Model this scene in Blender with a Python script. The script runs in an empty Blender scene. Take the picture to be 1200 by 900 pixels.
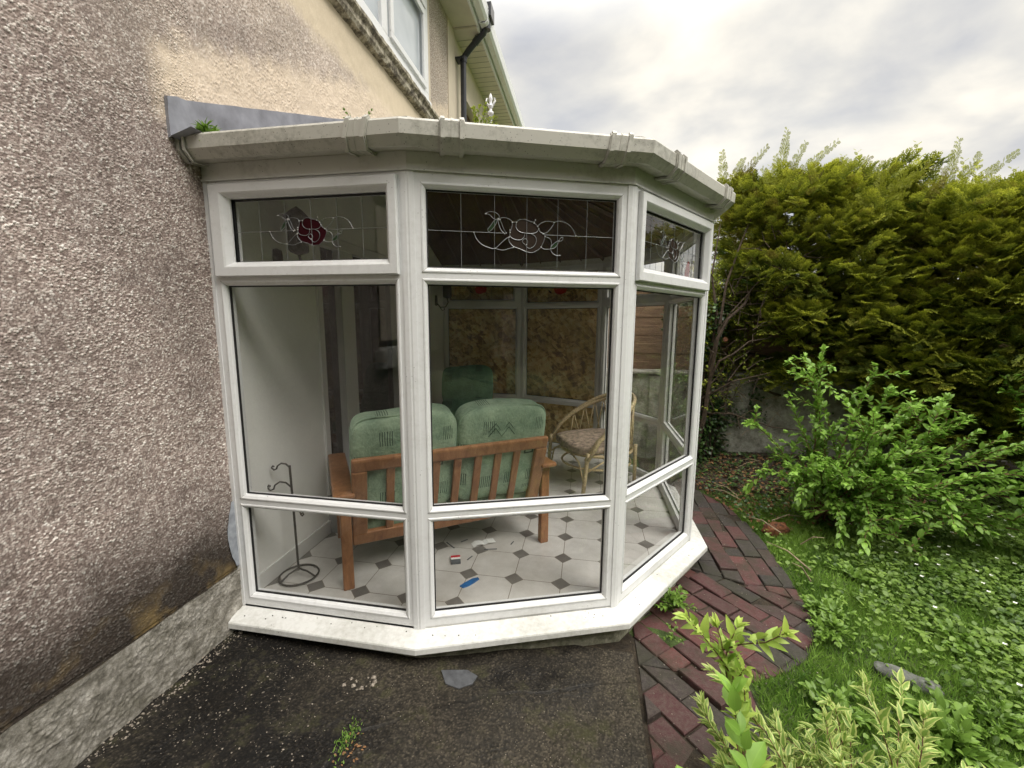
import bpy, math, random
import numpy as np
from mathutils import Vector, Matrix
random.seed(11); rng = np.random.default_rng(11)
R = math.radians
scene = bpy.context.scene
COL = scene.collection
# ---------------------------------------------------------------- camera
cam_d = bpy.data.cameras.new('camera'); cam = bpy.data.objects.new('camera', cam_d); COL.objects.link(cam)
cam_d.sensor_width = 36; cam_d.lens = 36*494.98/1200; cam_d.clip_start = .02; cam_d.clip_end = 2000
cr = Vector((0.98492978, 0.17285976, 0.00573019)); cu = Vector((-0.03036114, 0.14018674, 0.98965948)); cw = Vector((-0.170269, 0.97491906, -0.14332232))
cam.matrix_world = Matrix(((cr[0], cu[0], -cw[0], 1.66890907), (cr[1], cu[1], -cw[1], 0.0), (cr[2], cu[2], -cw[2], 1.49938939), (0, 0, 0, 1)))
scene.camera = cam
# ---------------------------------------------------------------- light
SUN_DIR = Vector((0.62, -0.30, 0.85)).normalized()
sun_el = math.asin(SUN_DIR.z); sun_az = math.atan2(SUN_DIR.x, SUN_DIR.y)
w = bpy.data.worlds.new('World'); scene.world = w; w.use_nodes = True
wt = w.node_tree; wt.nodes.clear()
def N(t, kind, **k):
    n = t.nodes.new(kind)
    for a, b in k.items(): setattr(n, a, b)
    return n
def setin(n, **k):
    for a, b in k.items(): n.inputs[a.replace('_', ' ')].default_value = b
out = N(wt, 'ShaderNodeOutputWorld'); bg = N(wt, 'ShaderNodeBackground'); bg.inputs[1].default_value = .10
sky = N(wt, 'ShaderNodeTexSky', sky_type='NISHITA', sun_disc=False, sun_elevation=sun_el, sun_rotation=sun_az)
tc = N(wt, 'ShaderNodeTexCoord'); sep = N(wt, 'ShaderNodeSeparateXYZ'); wt.links.new(tc.outputs['Generated'], sep.inputs[0])
def WM(op, a, b=None, clamp=False):
    n = N(wt, 'ShaderNodeMath', operation=op, use_clamp=clamp)
    for i, v in enumerate((a, b)):
        if v is None: continue
        if isinstance(v, (int, float)): n.inputs[i].default_value = v
        else: wt.links.new(v, n.inputs[i])
    return n.outputs[0]
# clouds on a flat layer: direction divided by height
zc = WM('ADD', WM('MAXIMUM', sep.outputs[2], 0.0), .34)
cx = WM('DIVIDE', sep.outputs[0], zc); cy = WM('DIVIDE', sep.outputs[1], zc)
cmb = N(wt, 'ShaderNodeCombineXYZ'); wt.links.new(cx, cmb.inputs[0]); wt.links.new(cy, cmb.inputs[1])
mp = N(wt, 'ShaderNodeMapping'); wt.links.new(cmb.outputs[0], mp.inputs[0]); mp.inputs['Rotation'].default_value = (0, 0, R(35)); mp.inputs['Scale'].default_value = (1.0, 1.2, 1)
n1 = N(wt, 'ShaderNodeTexNoise'); wt.links.new(mp.outputs[0], n1.inputs['Vector']); setin(n1, Scale=2.3, Detail=9.0, Roughness=.5, Distortion=.15)
n2 = N(wt, 'ShaderNodeTexNoise'); wt.links.new(mp.outputs[0], n2.inputs['Vector']); setin(n2, Scale=1.0, Detail=3.0, Roughness=.5)
cr1 = N(wt, 'ShaderNodeValToRGB'); wt.links.new(n1.outputs[0], cr1.inputs[0])
e = cr1.color_ramp.elements; e[0].position = .34; e[0].color = (3.4, 3.5, 3.8, 1); e[1].position = .68; e[1].color = (7.6, 7.1, 6.1, 1)
m_ = e.new(.50); m_.color = (5.0, 4.9, 4.65, 1)
grad = WM('ADD', WM('MULTIPLY', WM('POWER', WM('MULTIPLY', WM('SUBTRACT', sep.outputs[2], .50), 2.0, True), 1.3), 5.5), 1.0)      # overcast skies are brighter overhead
cs = N(wt, 'ShaderNodeVectorMath', operation='SCALE'); wt.links.new(cr1.outputs[0], cs.inputs[0]); wt.links.new(grad, cs.inputs[3])
mix = N(wt, 'ShaderNodeMix', data_type='RGBA'); wt.links.new(sky.outputs[0], mix.inputs[6]); wt.links.new(cs.outputs[0], mix.inputs[7])
cr2 = N(wt, 'ShaderNodeValToRGB'); wt.links.new(n2.outputs[0], cr2.inputs[0]); cr2.color_ramp.elements[0].position = .30; cr2.color_ramp.elements[0].color = (.80, .80, .80, 1); cr2.color_ramp.elements[1].position = .5
wt.links.new(cr2.outputs[0], mix.inputs[0])
wt.links.new(mix.outputs[2], bg.inputs[0]); wt.links.new(bg.outputs[0], out.inputs[0])
sun_d = bpy.data.lights.new('sun', 'SUN'); sun_d.energy = 1.3; sun_d.angle = R(28); sun_d.color = (1, .95, .87)
sun = bpy.data.objects.new('sun', sun_d); COL.objects.link(sun); sun.rotation_euler = SUN_DIR.to_track_quat('Z', 'Y').to_euler()
vs = scene.view_settings; vs.view_transform = 'Standard'; vs.look = 'None'; vs.exposure = 0.74; vs.gamma = 1; vs.use_curve_mapping = False
scene.render.engine = 'CYCLES'
scene.cycles.max_bounces = 10; scene.cycles.transparent_max_bounces = 16; scene.cycles.diffuse_bounces = 5

# ---------------------------------------------------------------- material helpers
def mat(name):
    m = bpy.data.materials.new(name); m.use_nodes = True; t = m.node_tree; t.nodes.clear()
    o = N(t, 'ShaderNodeOutputMaterial'); p = N(t, 'ShaderNodeBsdfPrincipled'); t.links.new(p.outputs[0], o.inputs[0])
    return m, t, p, o
def noise(t, scale, detail=4, rough=.55, vec=None, dist=0, obj=True):
    n = N(t, 'ShaderNodeTexNoise'); setin(n, Scale=scale, Detail=float(detail), Roughness=rough, Distortion=dist)
    if vec is None:
        c = N(t, 'ShaderNodeNewGeometry'); vec = c.outputs['Position']
    t.links.new(vec, n.inputs['Vector']); return n.outputs[0]
def ramp(t, fac, stops):
    r = N(t, 'ShaderNodeValToRGB'); t.links.new(fac, r.inputs[0]); e = r.color_ramp.elements
    e[0].position, e[0].color = stops[0][0], (*stops[0][1], 1) if len(stops[0][1]) == 3 else stops[0][1]
    e[1].position, e[1].color = stops[-1][0], (*stops[-1][1], 1)
    for p, c in stops[1:-1]:
        q = e.new(p); q.color = (*c, 1)
    return r.outputs[0]
def g(v): return (v, v, v)
def mixc(t, f, a, b, mode='MIX'):
    m = N(t, 'ShaderNodeMix', data_type='RGBA', blend_type=mode)
    for i, v in ((0, f), (6, a), (7, b)):
        if isinstance(v, (int, float)): m.inputs[i].default_value = v
        elif isinstance(v, tuple): m.inputs[i].default_value = (*v, 1)
        else: t.links.new(v, m.inputs[i])
    return m.outputs[2]
def mth(t, op, a, b=0.0, clamp=False):
    n = N(t, 'ShaderNodeMath', operation=op, use_clamp=clamp)
    for i, v in enumerate((a, b)):
        if isinstance(v, (int, float)): n.inputs[i].default_value = v
        else: t.links.new(v, n.inputs[i])
    return n.outputs[0]
def bump(t, p, h, strength=.3, dist=.005):
    b = N(t, 'ShaderNodeBump'); b.inputs['Strength'].default_value = strength; b.inputs['Distance'].default_value = dist
    t.links.new(h, b.inputs['Height']); t.links.new(b.outputs[0], p.inputs['Normal'])
def attr(t, name): return N(t, 'ShaderNodeAttribute', attribute_name=name)
def pos(t): return N(t, 'ShaderNodeNewGeometry').outputs['Position']
def sepz(t, v=None):
    s = N(t, 'ShaderNodeSeparateXYZ'); t.links.new(v if v is not None else pos(t), s.inputs[0]); return s.outputs

def simple(name, col, rough=.6, nscale=8, var=.15, metal=0.0, bs=None, bd=.002, spec=.5):
    m, t, p, o = mat(name)
    n = noise(t, nscale, 5)
    c = ramp(t, n, [(.3, tuple(x*(1-var) for x in col)), (.7, tuple(min(1, x*(1+var)) for x in col))])
    t.links.new(c, p.inputs['Base Color']); p.inputs['Roughness'].default_value = rough; p.inputs['Metallic'].default_value = metal
    p.inputs['Specular IOR Level'].default_value = spec
    if bs: bump(t, p, noise(t, bs, 4), .5, bd)
    return m
M = {}
# weathered white upvc: clean on the flats, green-grey grime in patches, more on the lower stretch
def pvc(name, base=(.76, .765, .775), grime=.5, dark=(.20, .19, .13), speck=True, rough=.36):
    m, t, p, o = mat(name)
    a = noise(t, 2.3, 6, .65); b = noise(t, 38, 4, .7); z = sepz(t)[2]
    low = mth(t, 'MULTIPLY', mth(t, 'SUBTRACT', .30, z), 1.6, True)
    f = mth(t, 'ADD', mth(t, 'SUBTRACT', mth(t, 'ADD', mth(t, 'MULTIPLY', a, .7), mth(t, 'MULTIPLY', b, .5)), .60), mth(t, 'MULTIPLY', low, .22))
    f = mth(t, 'MULTIPLY', f, 2.2*grime, True)
    c = mixc(t, f, base, dark)
    if speck:
        v = N(t, 'ShaderNodeTexVoronoi'); v.inputs['Scale'].default_value = 62 if grime < 1.2 else 75; t.links.new(pos(t), v.inputs['Vector'])
        s = ramp(t, v.outputs['Distance'], [(.10, g(1.0)), (.17, g(0.0))])
        gate = ramp(t, noise(t, 9, 3), [((.56 if grime < 1.2 else .36), g(0.0)), ((.66 if grime < 1.2 else .5), g(1.0))])
        c = mixc(t, mth(t, 'MULTIPLY', mth(t, 'MULTIPLY', s, gate), .8*min(1, grime*1.6)), c, (.06, .055, .045))
    t.links.new(c, p.inputs['Base Color']); p.inputs['Roughness'].default_value = rough
    bump(t, p, noise(t, 60, 3), .06, .001)
    return m
M['pvc'] = pvc('white_upvc', grime=.42)
M['pvc_dirty'] = pvc('weathered_gutter_upvc', base=(.52, .505, .455), grime=1.6, dark=(.16, .155, .12), rough=.5)
M['fascia'] = pvc('white_fascia', base=(.62, .615, .58), grime=.85, dark=(.17, .165, .13))
M['pvc_plain'] = pvc('interior_upvc', base=(.70, .70, .69), grime=.15, speck=False)
M['gasket'] = simple('black_rubber_gasket', (.012, .012, .013), .55)
M['lead'] = simple('lead_came', (.30, .31, .32), .42, 30, .2, .6)
M['solder'] = simple('bright_solder', (.80, .81, .82), .3, 30, .1, .5)
def glass(name, tint=(.985, .99, .985), refl=1.55, dust=.014):
    m, t, p, o = mat(name); t.nodes.remove(p)
    tr = N(t, 'ShaderNodeBsdfTransparent'); tr.inputs[0].default_value = (*tint, 1)
    gl = N(t, 'ShaderNodeBsdfGlossy'); gl.inputs['Roughness'].default_value = .0
    lw = N(t, 'ShaderNodeLayerWeight'); lw.inputs['Blend'].default_value = .5          # Schlick, same from both sides of the pane
    f = mth(t, 'MULTIPLY', mth(t, 'ADD', .04, mth(t, 'MULTIPLY', mth(t, 'POWER', lw.outputs['Facing'], 5.0), .96)), refl, True)
    mx = N(t, 'ShaderNodeMixShader'); t.links.new(f, mx.inputs[0]); t.links.new(tr.outputs[0], mx.inputs[1]); t.links.new(gl.outputs[0], mx.inputs[2])
    df = N(t, 'ShaderNodeBsdfDiffuse'); df.inputs[0].default_value = (.55, .55, .52, 1)
    d = ramp(t, mth(t, 'ADD', mth(t, 'MULTIPLY', noise(t, 3, 6, .7), .6), mth(t, 'MULTIPLY', noise(t, 45, 3, .7), .4)), [(.40, g(dust*.3)), (.75, g(dust*2.6))])
    mx2 = N(t, 'ShaderNodeMixShader'); t.links.new(d, mx2.inputs[0]); t.links.new(mx.outputs[0], mx2.inputs[1]); t.links.new(df.outputs[0], mx2.inputs[2])
    t.links.new(mx2.outputs[0], o.inputs[0]); return m
M['seam'] = simple('dirty_seam', (.22, .215, .19), .7, 30, .3)
M['glass'] = glass('double_glazing')
m, t, p, o = mat('dark_room_glass'); p.inputs['Base Color'].default_value = (.012, .012, .012, 1); p.inputs['Roughness'].default_value = .02; M['dark_room_pane'] = m  # opaque near-black pane; the darkness of the room behind is painted in
m, t, p, o = mat('net_curtain_behind_glass')
c = ramp(t, noise(t, 1.5, 3), [(.35, (.42, .46, .50)), (.65, (.62, .66, .70))]); t.links.new(c, p.inputs['Base Color']); p.inputs['Roughness'].default_value = .06; p.inputs['Specular IOR Level'].default_value = .9; M['pale_glass'] = m
def red_glass(name, col):
    m, t, p, o = mat(name); t.nodes.remove(p)
    tr = N(t, 'ShaderNodeBsdfTransparent'); tr.inputs[0].default_value = (*col, 1)
    df = N(t, 'ShaderNodeBsdfDiffuse'); df.inputs[0].default_value = (*[min(1, x*.9) for x in col], 1)
    mx = N(t, 'ShaderNodeMixShader'); mx.inputs[0].default_value = .45
    t.links.new(tr.outputs[0], mx.inputs[1]); t.links.new(df.outputs[0], mx.inputs[2]); t.links.new(mx.outputs[0], o.inputs[0]); return m
M['maroon_glass'] = red_glass('maroon_glass', (.10, .022, .03)); M['red_glass'] = red_glass('backlit_red_glass', (.85, .03, .03)); M['unlit_rose'] = red_glass('unlit_rose_glass', (.10, .075, .06)); M['green_glass'] = red_glass('dark_green_glass', (.09, .16, .08))  # one red rose glass in several tints; backlit and unlit looks painted in

# pebble dash: per-vertex stone / hgt attributes where modelled, same look as bump elsewhere
def dash_mat(name, modelled):
    m, t, p, o = mat(name); P = pos(t); xyz = sepz(t, P)
    if modelled:
        st = attr(t, 'stone').outputs['Fac']; hg = attr(t, 'hgt').outputs['Fac']
    else:
        v = N(t, 'ShaderNodeTexVoronoi'); v.inputs['Scale'].default_value = 95; t.links.new(P, v.inputs['Vector'])
        cs = N(t, 'ShaderNodeSeparateColor'); t.links.new(v.outputs['Color'], cs.inputs[0]); st = cs.outputs[0]
        hg = mth(t, 'SUBTRACT', 1.0, mth(t, 'MULTIPLY', v.outputs['Distance'], 1.3), True)
        bump(t, p, hg, 1.0, .006)
    stone = ramp(t, st, [(0, (.22, .168, .150)), (.3, (.36, .285, .257)), (.6, (.48, .40, .365)), (.85, (.63, .555, .51)), (1, (.85, .80, .75))])
    mortar = (.13, .10, .088)
    c = mixc(t, ramp(t, hg, [(.08, g(0.0)), (.42, g(1.0))]), mortar, stone)
    # broad tonal drift: cleaner cream high on the wall, pinkish grey elsewhere
    up = mth(t, 'ADD', mth(t, 'MULTIPLY', mth(t, 'SUBTRACT', xyz[1], 1.3), .40), mth(t, 'MULTIPLY', mth(t, 'SUBTRACT', xyz[2], 2.1), .6))
    up = mth(t, 'ADD', up, mth(t, 'MULTIPLY', mth(t, 'SUBTRACT', noise(t, 2.2, 4), .5), 1.3))
    up = mth(t, 'MULTIPLY', up, 1.0, True)
    c = mixc(t, mth(t, 'MULTIPLY', up, .26), c, (.80, .70, .54))
    big = ramp(t, noise(t, 1.7, 5, .6), [(.35, g(.78)), (.65, g(1.08))])
    c = mixc(t, 1.0, c, big, 'MULTIPLY')
    # clean repaired band just above the lead flashing
    d = mth(t, 'SUBTRACT', mth(t, 'SUBTRACT', xyz[2], 2.368), mth(t, 'MULTIPLY', mth(t, 'SUBTRACT', xyz[1], 1.543), .39))
    d = mth(t, 'ADD', d, mth(t, 'MULTIPLY', mth(t, 'SUBTRACT', noise(t, 9, 5, .7), .5), .20))
    band = mth(t, 'MULTIPLY', ramp(t, d, [(0.0, g(1.0)), (.17, g(1.0)), (.26, g(0.0))]), ramp(t, xyz[1], [(0.0, g(0.0)), (1.0, g(1.0))]))
    yy = mth(t, 'MULTIPLY', mth(t, 'SUBTRACT', xyz[1], 1.46), 10.0, True)
    band = mth(t, 'MULTIPLY', band, yy); band = mth(t, 'MULTIPLY', band, mth(t, 'MULTIPLY', mth(t, 'SUBTRACT', xyz[2], 2.25), 20.0, True))
    c = mixc(t, mth(t, 'MULTIPLY', band, .60), c, (.86, .72, .55))
    # smooth cream strip under the string course
    s = mth(t, 'ADD', xyz[2], mth(t, 'MULTIPLY', mth(t, 'SUBTRACT', noise(t, 6, 5, .7), .5), .25))
    sm = mth(t, 'MULTIPLY', mth(t, 'SUBTRACT', s, 3.16), 9.0, True)
    c = mixc(t, mth(t, 'MULTIPLY', sm, .85 if modelled else 0.0), c, (.66, .56, .41))
    # black algae stain above the plinth
    q = mth(t, 'ADD', xyz[2], mth(t, 'MULTIPLY', mth(t, 'SUBTRACT', noise(t, 4.5, 6, .7), .5), .28))
    al = ramp(t, q, [(.25, g(.93)), (.44, g(.88)), (.56, g(.55)), (.80, g(0.0))])
    c = mixc(t, al, c, (.020, .015, .010))
    ye = mth(t, 'MULTIPLY', ramp(t, q, [(.28, g(1.0)), (.46, g(0.0))]), ramp(t, noise(t, 6, 3), [(.5, g(0.0)), (.65, g(.6))]))
    c = mixc(t, ye, c, (.36, .25, .10))
    t.links.new(c, p.inputs['Base Color']); p.inputs['Roughness'].default_value = .85; p.inputs['Specular IOR Level'].default_value = .3
    return m
M['dash'] = dash_mat('pebble_dash', True); M['dash_far'] = dash_mat('pebble_dash_far', False)
m, t, p, o = mat('cream_render')
c = mixc(t, ramp(t, noise(t, 3, 6, .65), [(.45, g(0.0)), (.75, g(.35))]), (.62, .54, .43), (.36, .31, .25)); t.links.new(c, p.inputs['Base Color']); p.inputs['Roughness'].default_value = .85; bump(t, p, noise(t, 120, 3), .3, .002); M['cream'] = m
m, t, p, o = mat('weathered_stone_band')
c = ramp(t, noise(t, 14, 7, .75), [(.36, (.06, .05, .038)), (.48, (.20, .175, .13)), (.56, (.44, .40, .31)), (.72, (.66, .61, .50))]); t.links.new(c, p.inputs['Base Color']); p.inputs['Roughness'].default_value = .9; bump(t, p, noise(t, 60, 5), .8, .006); M['band'] = m
m, t, p, o = mat('old_concrete_plinth')
c1 = ramp(t, noise(t, 16, 10, .82), [(.32, (.06, .055, .04)), (.46, (.20, .185, .155)), (.56, (.34, .32, .285)), (.68, (.60, .57, .52))])
c2 = mixc(t, ramp(t, noise(t, 2.6, 4), [(.5, g(0.0)), (.68, g(.6))]), c1, (.10, .095, .06))
t.links.new(c2, p.inputs['Base Color']); p.inputs['Roughness'].default_value = .9; bump(t, p, noise(t, 130, 5, .7), .9, .004); M['plinth'] = m
m, t, p, o = mat('mossy_concrete_base')
c1 = ramp(t, noise(t, 25, 7, .7), [(.3, (.08, .08, .05)), (.55, (.26, .25, .19)), (.75, (.45, .43, .36))]); t.links.new(c1, p.inputs['Base Color']); p.inputs['Roughness'].default_value = .95; bump(t, p, noise(t, 90, 5), .8, .004); M['base'] = m
m, t, p, o = mat('old_asphalt')
gr = attr(t, 'stone').outputs['Fac']
c1 = ramp(t, gr, [(0, (.004, .0035, .003)), (.5, (.009, .0075, .006)), (.78, (.028, .023, .017)), (.92, (.10, .088, .068)), (1, (.55, .50, .42))])
pz = sepz(t)
patch = mth(t, 'ADD', noise(t, 1.5, 6, .7), mth(t, 'MULTIPLY', mth(t, 'SUBTRACT', pz[0], .95), .10))
c1 = mixc(t, ramp(t, patch, [(.40, g(0.0)), (.60, g(.75))]), c1, mixc(t, gr, (.020, .017, .012), (.12, .10, .072)))
mo = mth(t, 'MULTIPLY', ramp(t, noise(t, 6, 6, .75), [(.54, g(0.0)), (.66, g(.65))]), 1.0)
c1 = mixc(t, mo, c1, (.045, .045, .018))
t.links.new(c1, p.inputs['Base Color']); t.links.new(ramp(t, noise(t, 3, 3), [(.4, g(.55)), (.6, g(.9))]), p.inputs['Roughness']); p.inputs['Specular IOR Level'].default_value = .3; bump(t, p, noise(t, 260, 3), .6, .003); M['asphalt'] = m
m, t, p, o = mat('clay_brick')
bt = attr(t, 'brick').outputs['Fac']
c1 = ramp(t, bt, [(0, (.018, .014, .013)), (.34, (.028, .021, .019)), (.50, (.040, .022, .020)), (.60, (.058, .018, .018)), (.85, (.080, .021, .021)), (1, (.105, .030, .027))])
c1 = mixc(t, ramp(t, noise(t, 60, 6, .8), [(.42, g(0.0)), (.72, g(.60))]), c1, (.11, .095, .078))
c1 = mixc(t, ramp(t, noise(t, 7, 6, .7), [(.46, g(0.0)), (.62, g(.7))]), c1, (.026, .026, .012))
vv = N(t, 'ShaderNodeTexVoronoi'); vv.inputs['Scale'].default_value = 110; t.links.new(pos(t), vv.inputs['Vector'])
c1 = mixc(t, mth(t, 'MULTIPLY', ramp(t, vv.outputs['Distance'], [(.06, g(1.0)), (.13, g(0.0))]), ramp(t, noise(t, 4, 2), [(.45, g(0.0)), (.6, g(.8))])), c1, (.32, .28, .20))
t.links.new(c1, p.inputs['Base Color']); p.inputs['Roughness'].default_value = .75; bump(t, p, noise(t, 170, 5, .7), .8, .003); M['brick'] = m
m, t, p, o = mat('soil')
c1 = ramp(t, noise(t, 22, 8, .8), [(.3, (.012, .009, .006)), (.55, (.045, .033, .02)), (.75, (.12, .09, .055))]); t.links.new(c1, p.inputs['Base Color']); p.inputs['Roughness'].default_value = .95; bump(t, p, noise(t, 50, 6, .7), 1, .02); M['soil'] = m
m, t, p, o = mat('turf')
c1 = ramp(t, noise(t, 10, 8, .8), [(.3, (.025, .040, .010)), (.5, (.06, .10, .02)), (.75, (.13, .16, .04))]); t.links.new(c1, p.inputs['Base Color']); p.inputs['Roughness'].default_value = .95; bump(t, p, noise(t, 80, 6, .7), 1, .02); M['turf'] = m
# flooring: octagon tiles with grey diamond dots, pitch 0.257, modelled as texture math on the real floor
def tiles():
    m, t, p, o = mat('octagon_tile'); X, Y, Z = sepz(t)[:3]; pit = .2575
    def cellc(v, off):
        a = mth(t, 'DIVIDE', mth(t, 'SUBTRACT', v, off), pit); a = mth(t, 'ADD', a, .5)
        return mth(t, 'ABSOLUTE', mth(t, 'SUBTRACT', mth(t, 'SUBTRACT', a, mth(t, 'FLOOR', a)), .5))   # 0 at dot centre, .5 mid tile
    ax = cellc(X, 1.056); ay = cellc(Y, 2.128)
    s = mth(t, 'ADD', ax, ay)                                     # diamond distance from dot centre
    DS = .205
    dot = mth(t, 'LESS_THAN', s, DS - .008)
    dline = mth(t, 'LESS_THAN', mth(t, 'ABSOLUTE', mth(t, 'SUBTRACT', s, DS)), .009)
    jx = mth(t, 'LESS_THAN', ax, .0075); jy = mth(t, 'LESS_THAN', ay, .0075)
    outd = mth(t, 'GREATER_THAN', s, DS)
    gro = mth(t, 'MAXIMUM', dline, mth(t, 'MULTIPLY', mth(t, 'MAXIMUM', jx, jy), outd), True)
    base = ramp(t, noise(t, 5, 6, .65), [(.3, (.47, .45, .42)), (.5, (.57, .555, .53)), (.7, (.66, .645, .62))])
    base = mixc(t, ramp(t, noise(t, 1.3, 4), [(.5, g(0.0)), (.7, g(.35))]), base, (.38, .35, .31))
    dk = ramp(t, noise(t, 14, 5), [(.3, (.13, .12, .11)), (.7, (.19, .18, .165))])
    c = mixc(t, dot, base, dk); c = mixc(t, gro, c, (.20, .17, .135))
    t.links.new(c, p.inputs['Base Color']); p.inputs['Roughness'].default_value = .32
    bump(t, p, mth(t, 'SUBTRACT', 1.0, gro), .4, .003)
    return m
M['tile'] = tiles()
# chipboard: flakes
m, t, p, o = mat('strand_board')
P = pos(t); mm = N(t, 'ShaderNodeMapping'); t.links.new(P, mm.inputs[0]); mm.inputs['Scale'].default_value = (1, 1, .9)
cs = []
for sc, rot in ((30, .9), (38, -1.2), (46, .25)):
    q = N(t, 'ShaderNodeMapping'); q0 = N(t, 'ShaderNodeMapping'); t.links.new(mm.outputs[0], q0.inputs[0]); q0.inputs['Rotation'].default_value = (rot*.4, rot, .2); t.links.new(q0.outputs[0], q.inputs[0]); q.inputs['Scale'].default_value = (1.0, 1.0, .33)
    v = N(t, 'ShaderNodeTexVoronoi'); v.inputs['Scale'].default_value = sc; t.links.new(q.outputs[0], v.inputs['Vector']); s_ = N(t, 'ShaderNodeSeparateColor'); t.links.new(v.outputs['Color'], s_.inputs[0]); cs.append(s_.outputs[0])
av = mth(t, 'ADD', mth(t, 'MULTIPLY', cs[0], .4), mth(t, 'ADD', mth(t, 'MULTIPLY', cs[1], .35), mth(t, 'MULTIPLY', cs[2], .25)))
c = ramp(t, av, [(.2, (.24, .12, .04)), (.42, (.62, .39, .14)), (.60, (.90, .64, .27)), (.80, (.97, .82, .45))])
c = mixc(t, ramp(t, noise(t, 2.5, 4), [(.42, g(0.0)), (.66, g(.5))]), c, (.28, .20, .05))
t.links.new(c, p.inputs['Base Color']); p.inputs['Roughness'].default_value = .7; M['osb'] = m
def wood(name, dark, light, scale=1.0, rough=.45, axis=(1, 1, 1), bd=.001):
    m, t, p, o = mat(name); tcn = N(t, 'ShaderNodeTexCoord'); q = N(t, 'ShaderNodeMapping'); t.links.new(tcn.outputs['Object'], q.inputs[0]); q.inputs['Scale'].default_value = axis
    n = noise(t, 12*scale, 8, .7, q.outputs[0], .6)
    c = ramp(t, n, [(.3, dark), (.7, light)]); t.links.new(c, p.inputs['Base Color']); p.inputs['Roughness'].default_value = rough; bump(t, p, n, .2, bd); return m
M['teak'] = wood('varnished_teak', (.19, .080, .034), (.42, .205, .095), 2.2, .38, (1, 1, .35))
M['dark_wood'] = wood('dark_stained_wood', (.05, .021, .013), (.115, .05, .030), 1, .5, (6, .5, 1))
M['fence'] = wood('weathered_fence_board', (.13, .075, .045), (.34, .22, .14), 1, .85, (.5, 1, 7), .004)
M['bark'] = simple('bark', (.075, .052, .036), .9, 25, .5, bs=60, bd=.01)
M['twig'] = simple('pale_dead_twig', (.30, .23, .15), .85, 20, .4)
M['red_twig'] = simple('brown_twig', (.16, .085, .05), .85, 20, .4)
m, t, p, o = mat('rotten_log')
c = ramp(t, noise(t, 30, 6, .7), [(.35, (.035, .014, .006)), (.55, (.17, .06, .022)), (.75, (.30, .13, .05))]); t.links.new(c, p.inputs['Base Color']); bump(t, p, noise(t, 50, 5), 1, .01); p.inputs['Roughness'].default_value = .85; M['log'] = m
# green velour with woven motifs
def velour(name, a, b, inkf=.22):
    m, t, p, o = mat(name); tcn = N(t, 'ShaderNodeTexCoord'); O = tcn.outputs['Object']
    n = noise(t, 7, 6, .6, O); fine = noise(t, 90, 3, .6, O)
    c = ramp(t, mth(t, 'ADD', mth(t, 'MULTIPLY', n, .75), mth(t, 'MULTIPLY', fine, .25)), [(.36, a), (.62, b)])
    wv = N(t, 'ShaderNodeTexWave', wave_type='BANDS', bands_direction='X'); setin(wv, Scale=26.0, Distortion=1.2, Detail=1.0); t.links.new(O, wv.inputs['Vector'])
    v = N(t, 'ShaderNodeTexVoronoi', distance='CHEBYCHEV'); v.inputs['Scale'].default_value = 6.4; v.inputs['Randomness'].default_value = .45; t.links.new(O, v.inputs['Vector'])
    inside = mth(t, 'LESS_THAN', v.outputs['Distance'], .25)
    sc = N(t, 'ShaderNodeSeparateColor'); t.links.new(v.outputs['Color'], sc.inputs[0])
    sel = mth(t, 'GREATER_THAN', sc.outputs[0], .38)
    lines = mth(t, 'MULTIPLY', mth(t, 'GREATER_THAN', wv.outputs[0], .66), sel)
    sq = mth(t, 'MULTIPLY', mth(t, 'LESS_THAN', mth(t, 'ABSOLUTE', mth(t, 'SUBTRACT', v.outputs['Distance'], .17)), .028), mth(t, 'LESS_THAN', sc.outputs[0], .22))
    ink = mth(t, 'MULTIPLY', mth(t, 'MAXIMUM', lines, sq), inside)
    c = mixc(t, mth(t, 'MULTIPLY', ink, .85), c, (.015, .04, .028))
    t.links.new(c, p.inputs['Base Color']); p.inputs['Roughness'].default_value = .9; p.inputs['Sheen Weight'].default_value = .35; p.inputs['Sheen Tint'].default_value = (.6, .9, .7, 1)
    bump(t, p, mth(t, 'ADD', n, mth(t, 'MULTIPLY', noise(t, 18, 4, .6, O, 1.5), .5)), .8, .02); return m
M['velour'] = velour('green_velour', (.17, .26, .18), (.36, .47, .33))
M['velour_dark'] = velour('deep_green_velour', (.09, .26, .17), (.19, .42, .27))
M['ink'] = simple('dark_green_embroidery', (.015, .045, .03), .9)
M['cane'] = simple('pale_rattan_cane', (.52, .41, .24), .5, 60, .35, bs=200, bd=.001)
M['seat_fabric'] = simple('mottled_beige_cushion', (.34, .26, .20), .9, 30, .55, bs=80)
M['iron'] = simple('black_wrought_iron', (.085, .078, .070), .5, 30, .3, .3)
M['white_wall'] = simple('white_painted_interior', (.84, .84, .82), .75, 2.5, .06, bs=45, bd=.002)
M['step'] = simple('grey_painted_step', (.25, .25, .245), .7, 8, .2)
M['leadsheet'] = simple('lead_flashing', (.27, .275, .31), .55, 9, .28, .25, bs=14, bd=.006)
M['mortar'] = simple('grey_mortar_patch', (.30, .32, .36), .8, 30, .25, bs=40)
M['pipe'] = simple('black_plastic_pipe', (.028, .03, .036), .3, 12, .3)
M['soffit'] = simple('cream_soffit_board', (.64, .60, .51), .5, 5, .08)
M['slate'] = simple('dark_slate', (.075, .078, .085), .6, 30, .3, bs=90)
M['roof'] = simple('grey_roof_tile', (.10, .09, .085), .8, 14, .4, bs=60)
M['paper'] = simple('white_paper', (.78, .78, .76), .6, 30, .05)
M['redcard'] = simple('red_card', (.50, .02, .035), .5, 30, .1)
M['greycard'] = simple('grey_card', (.10, .11, .12), .5, 30, .2)
M['blue'] = simple('blue_plastic', (.02, .13, .36), .35, 20, .2)
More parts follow.
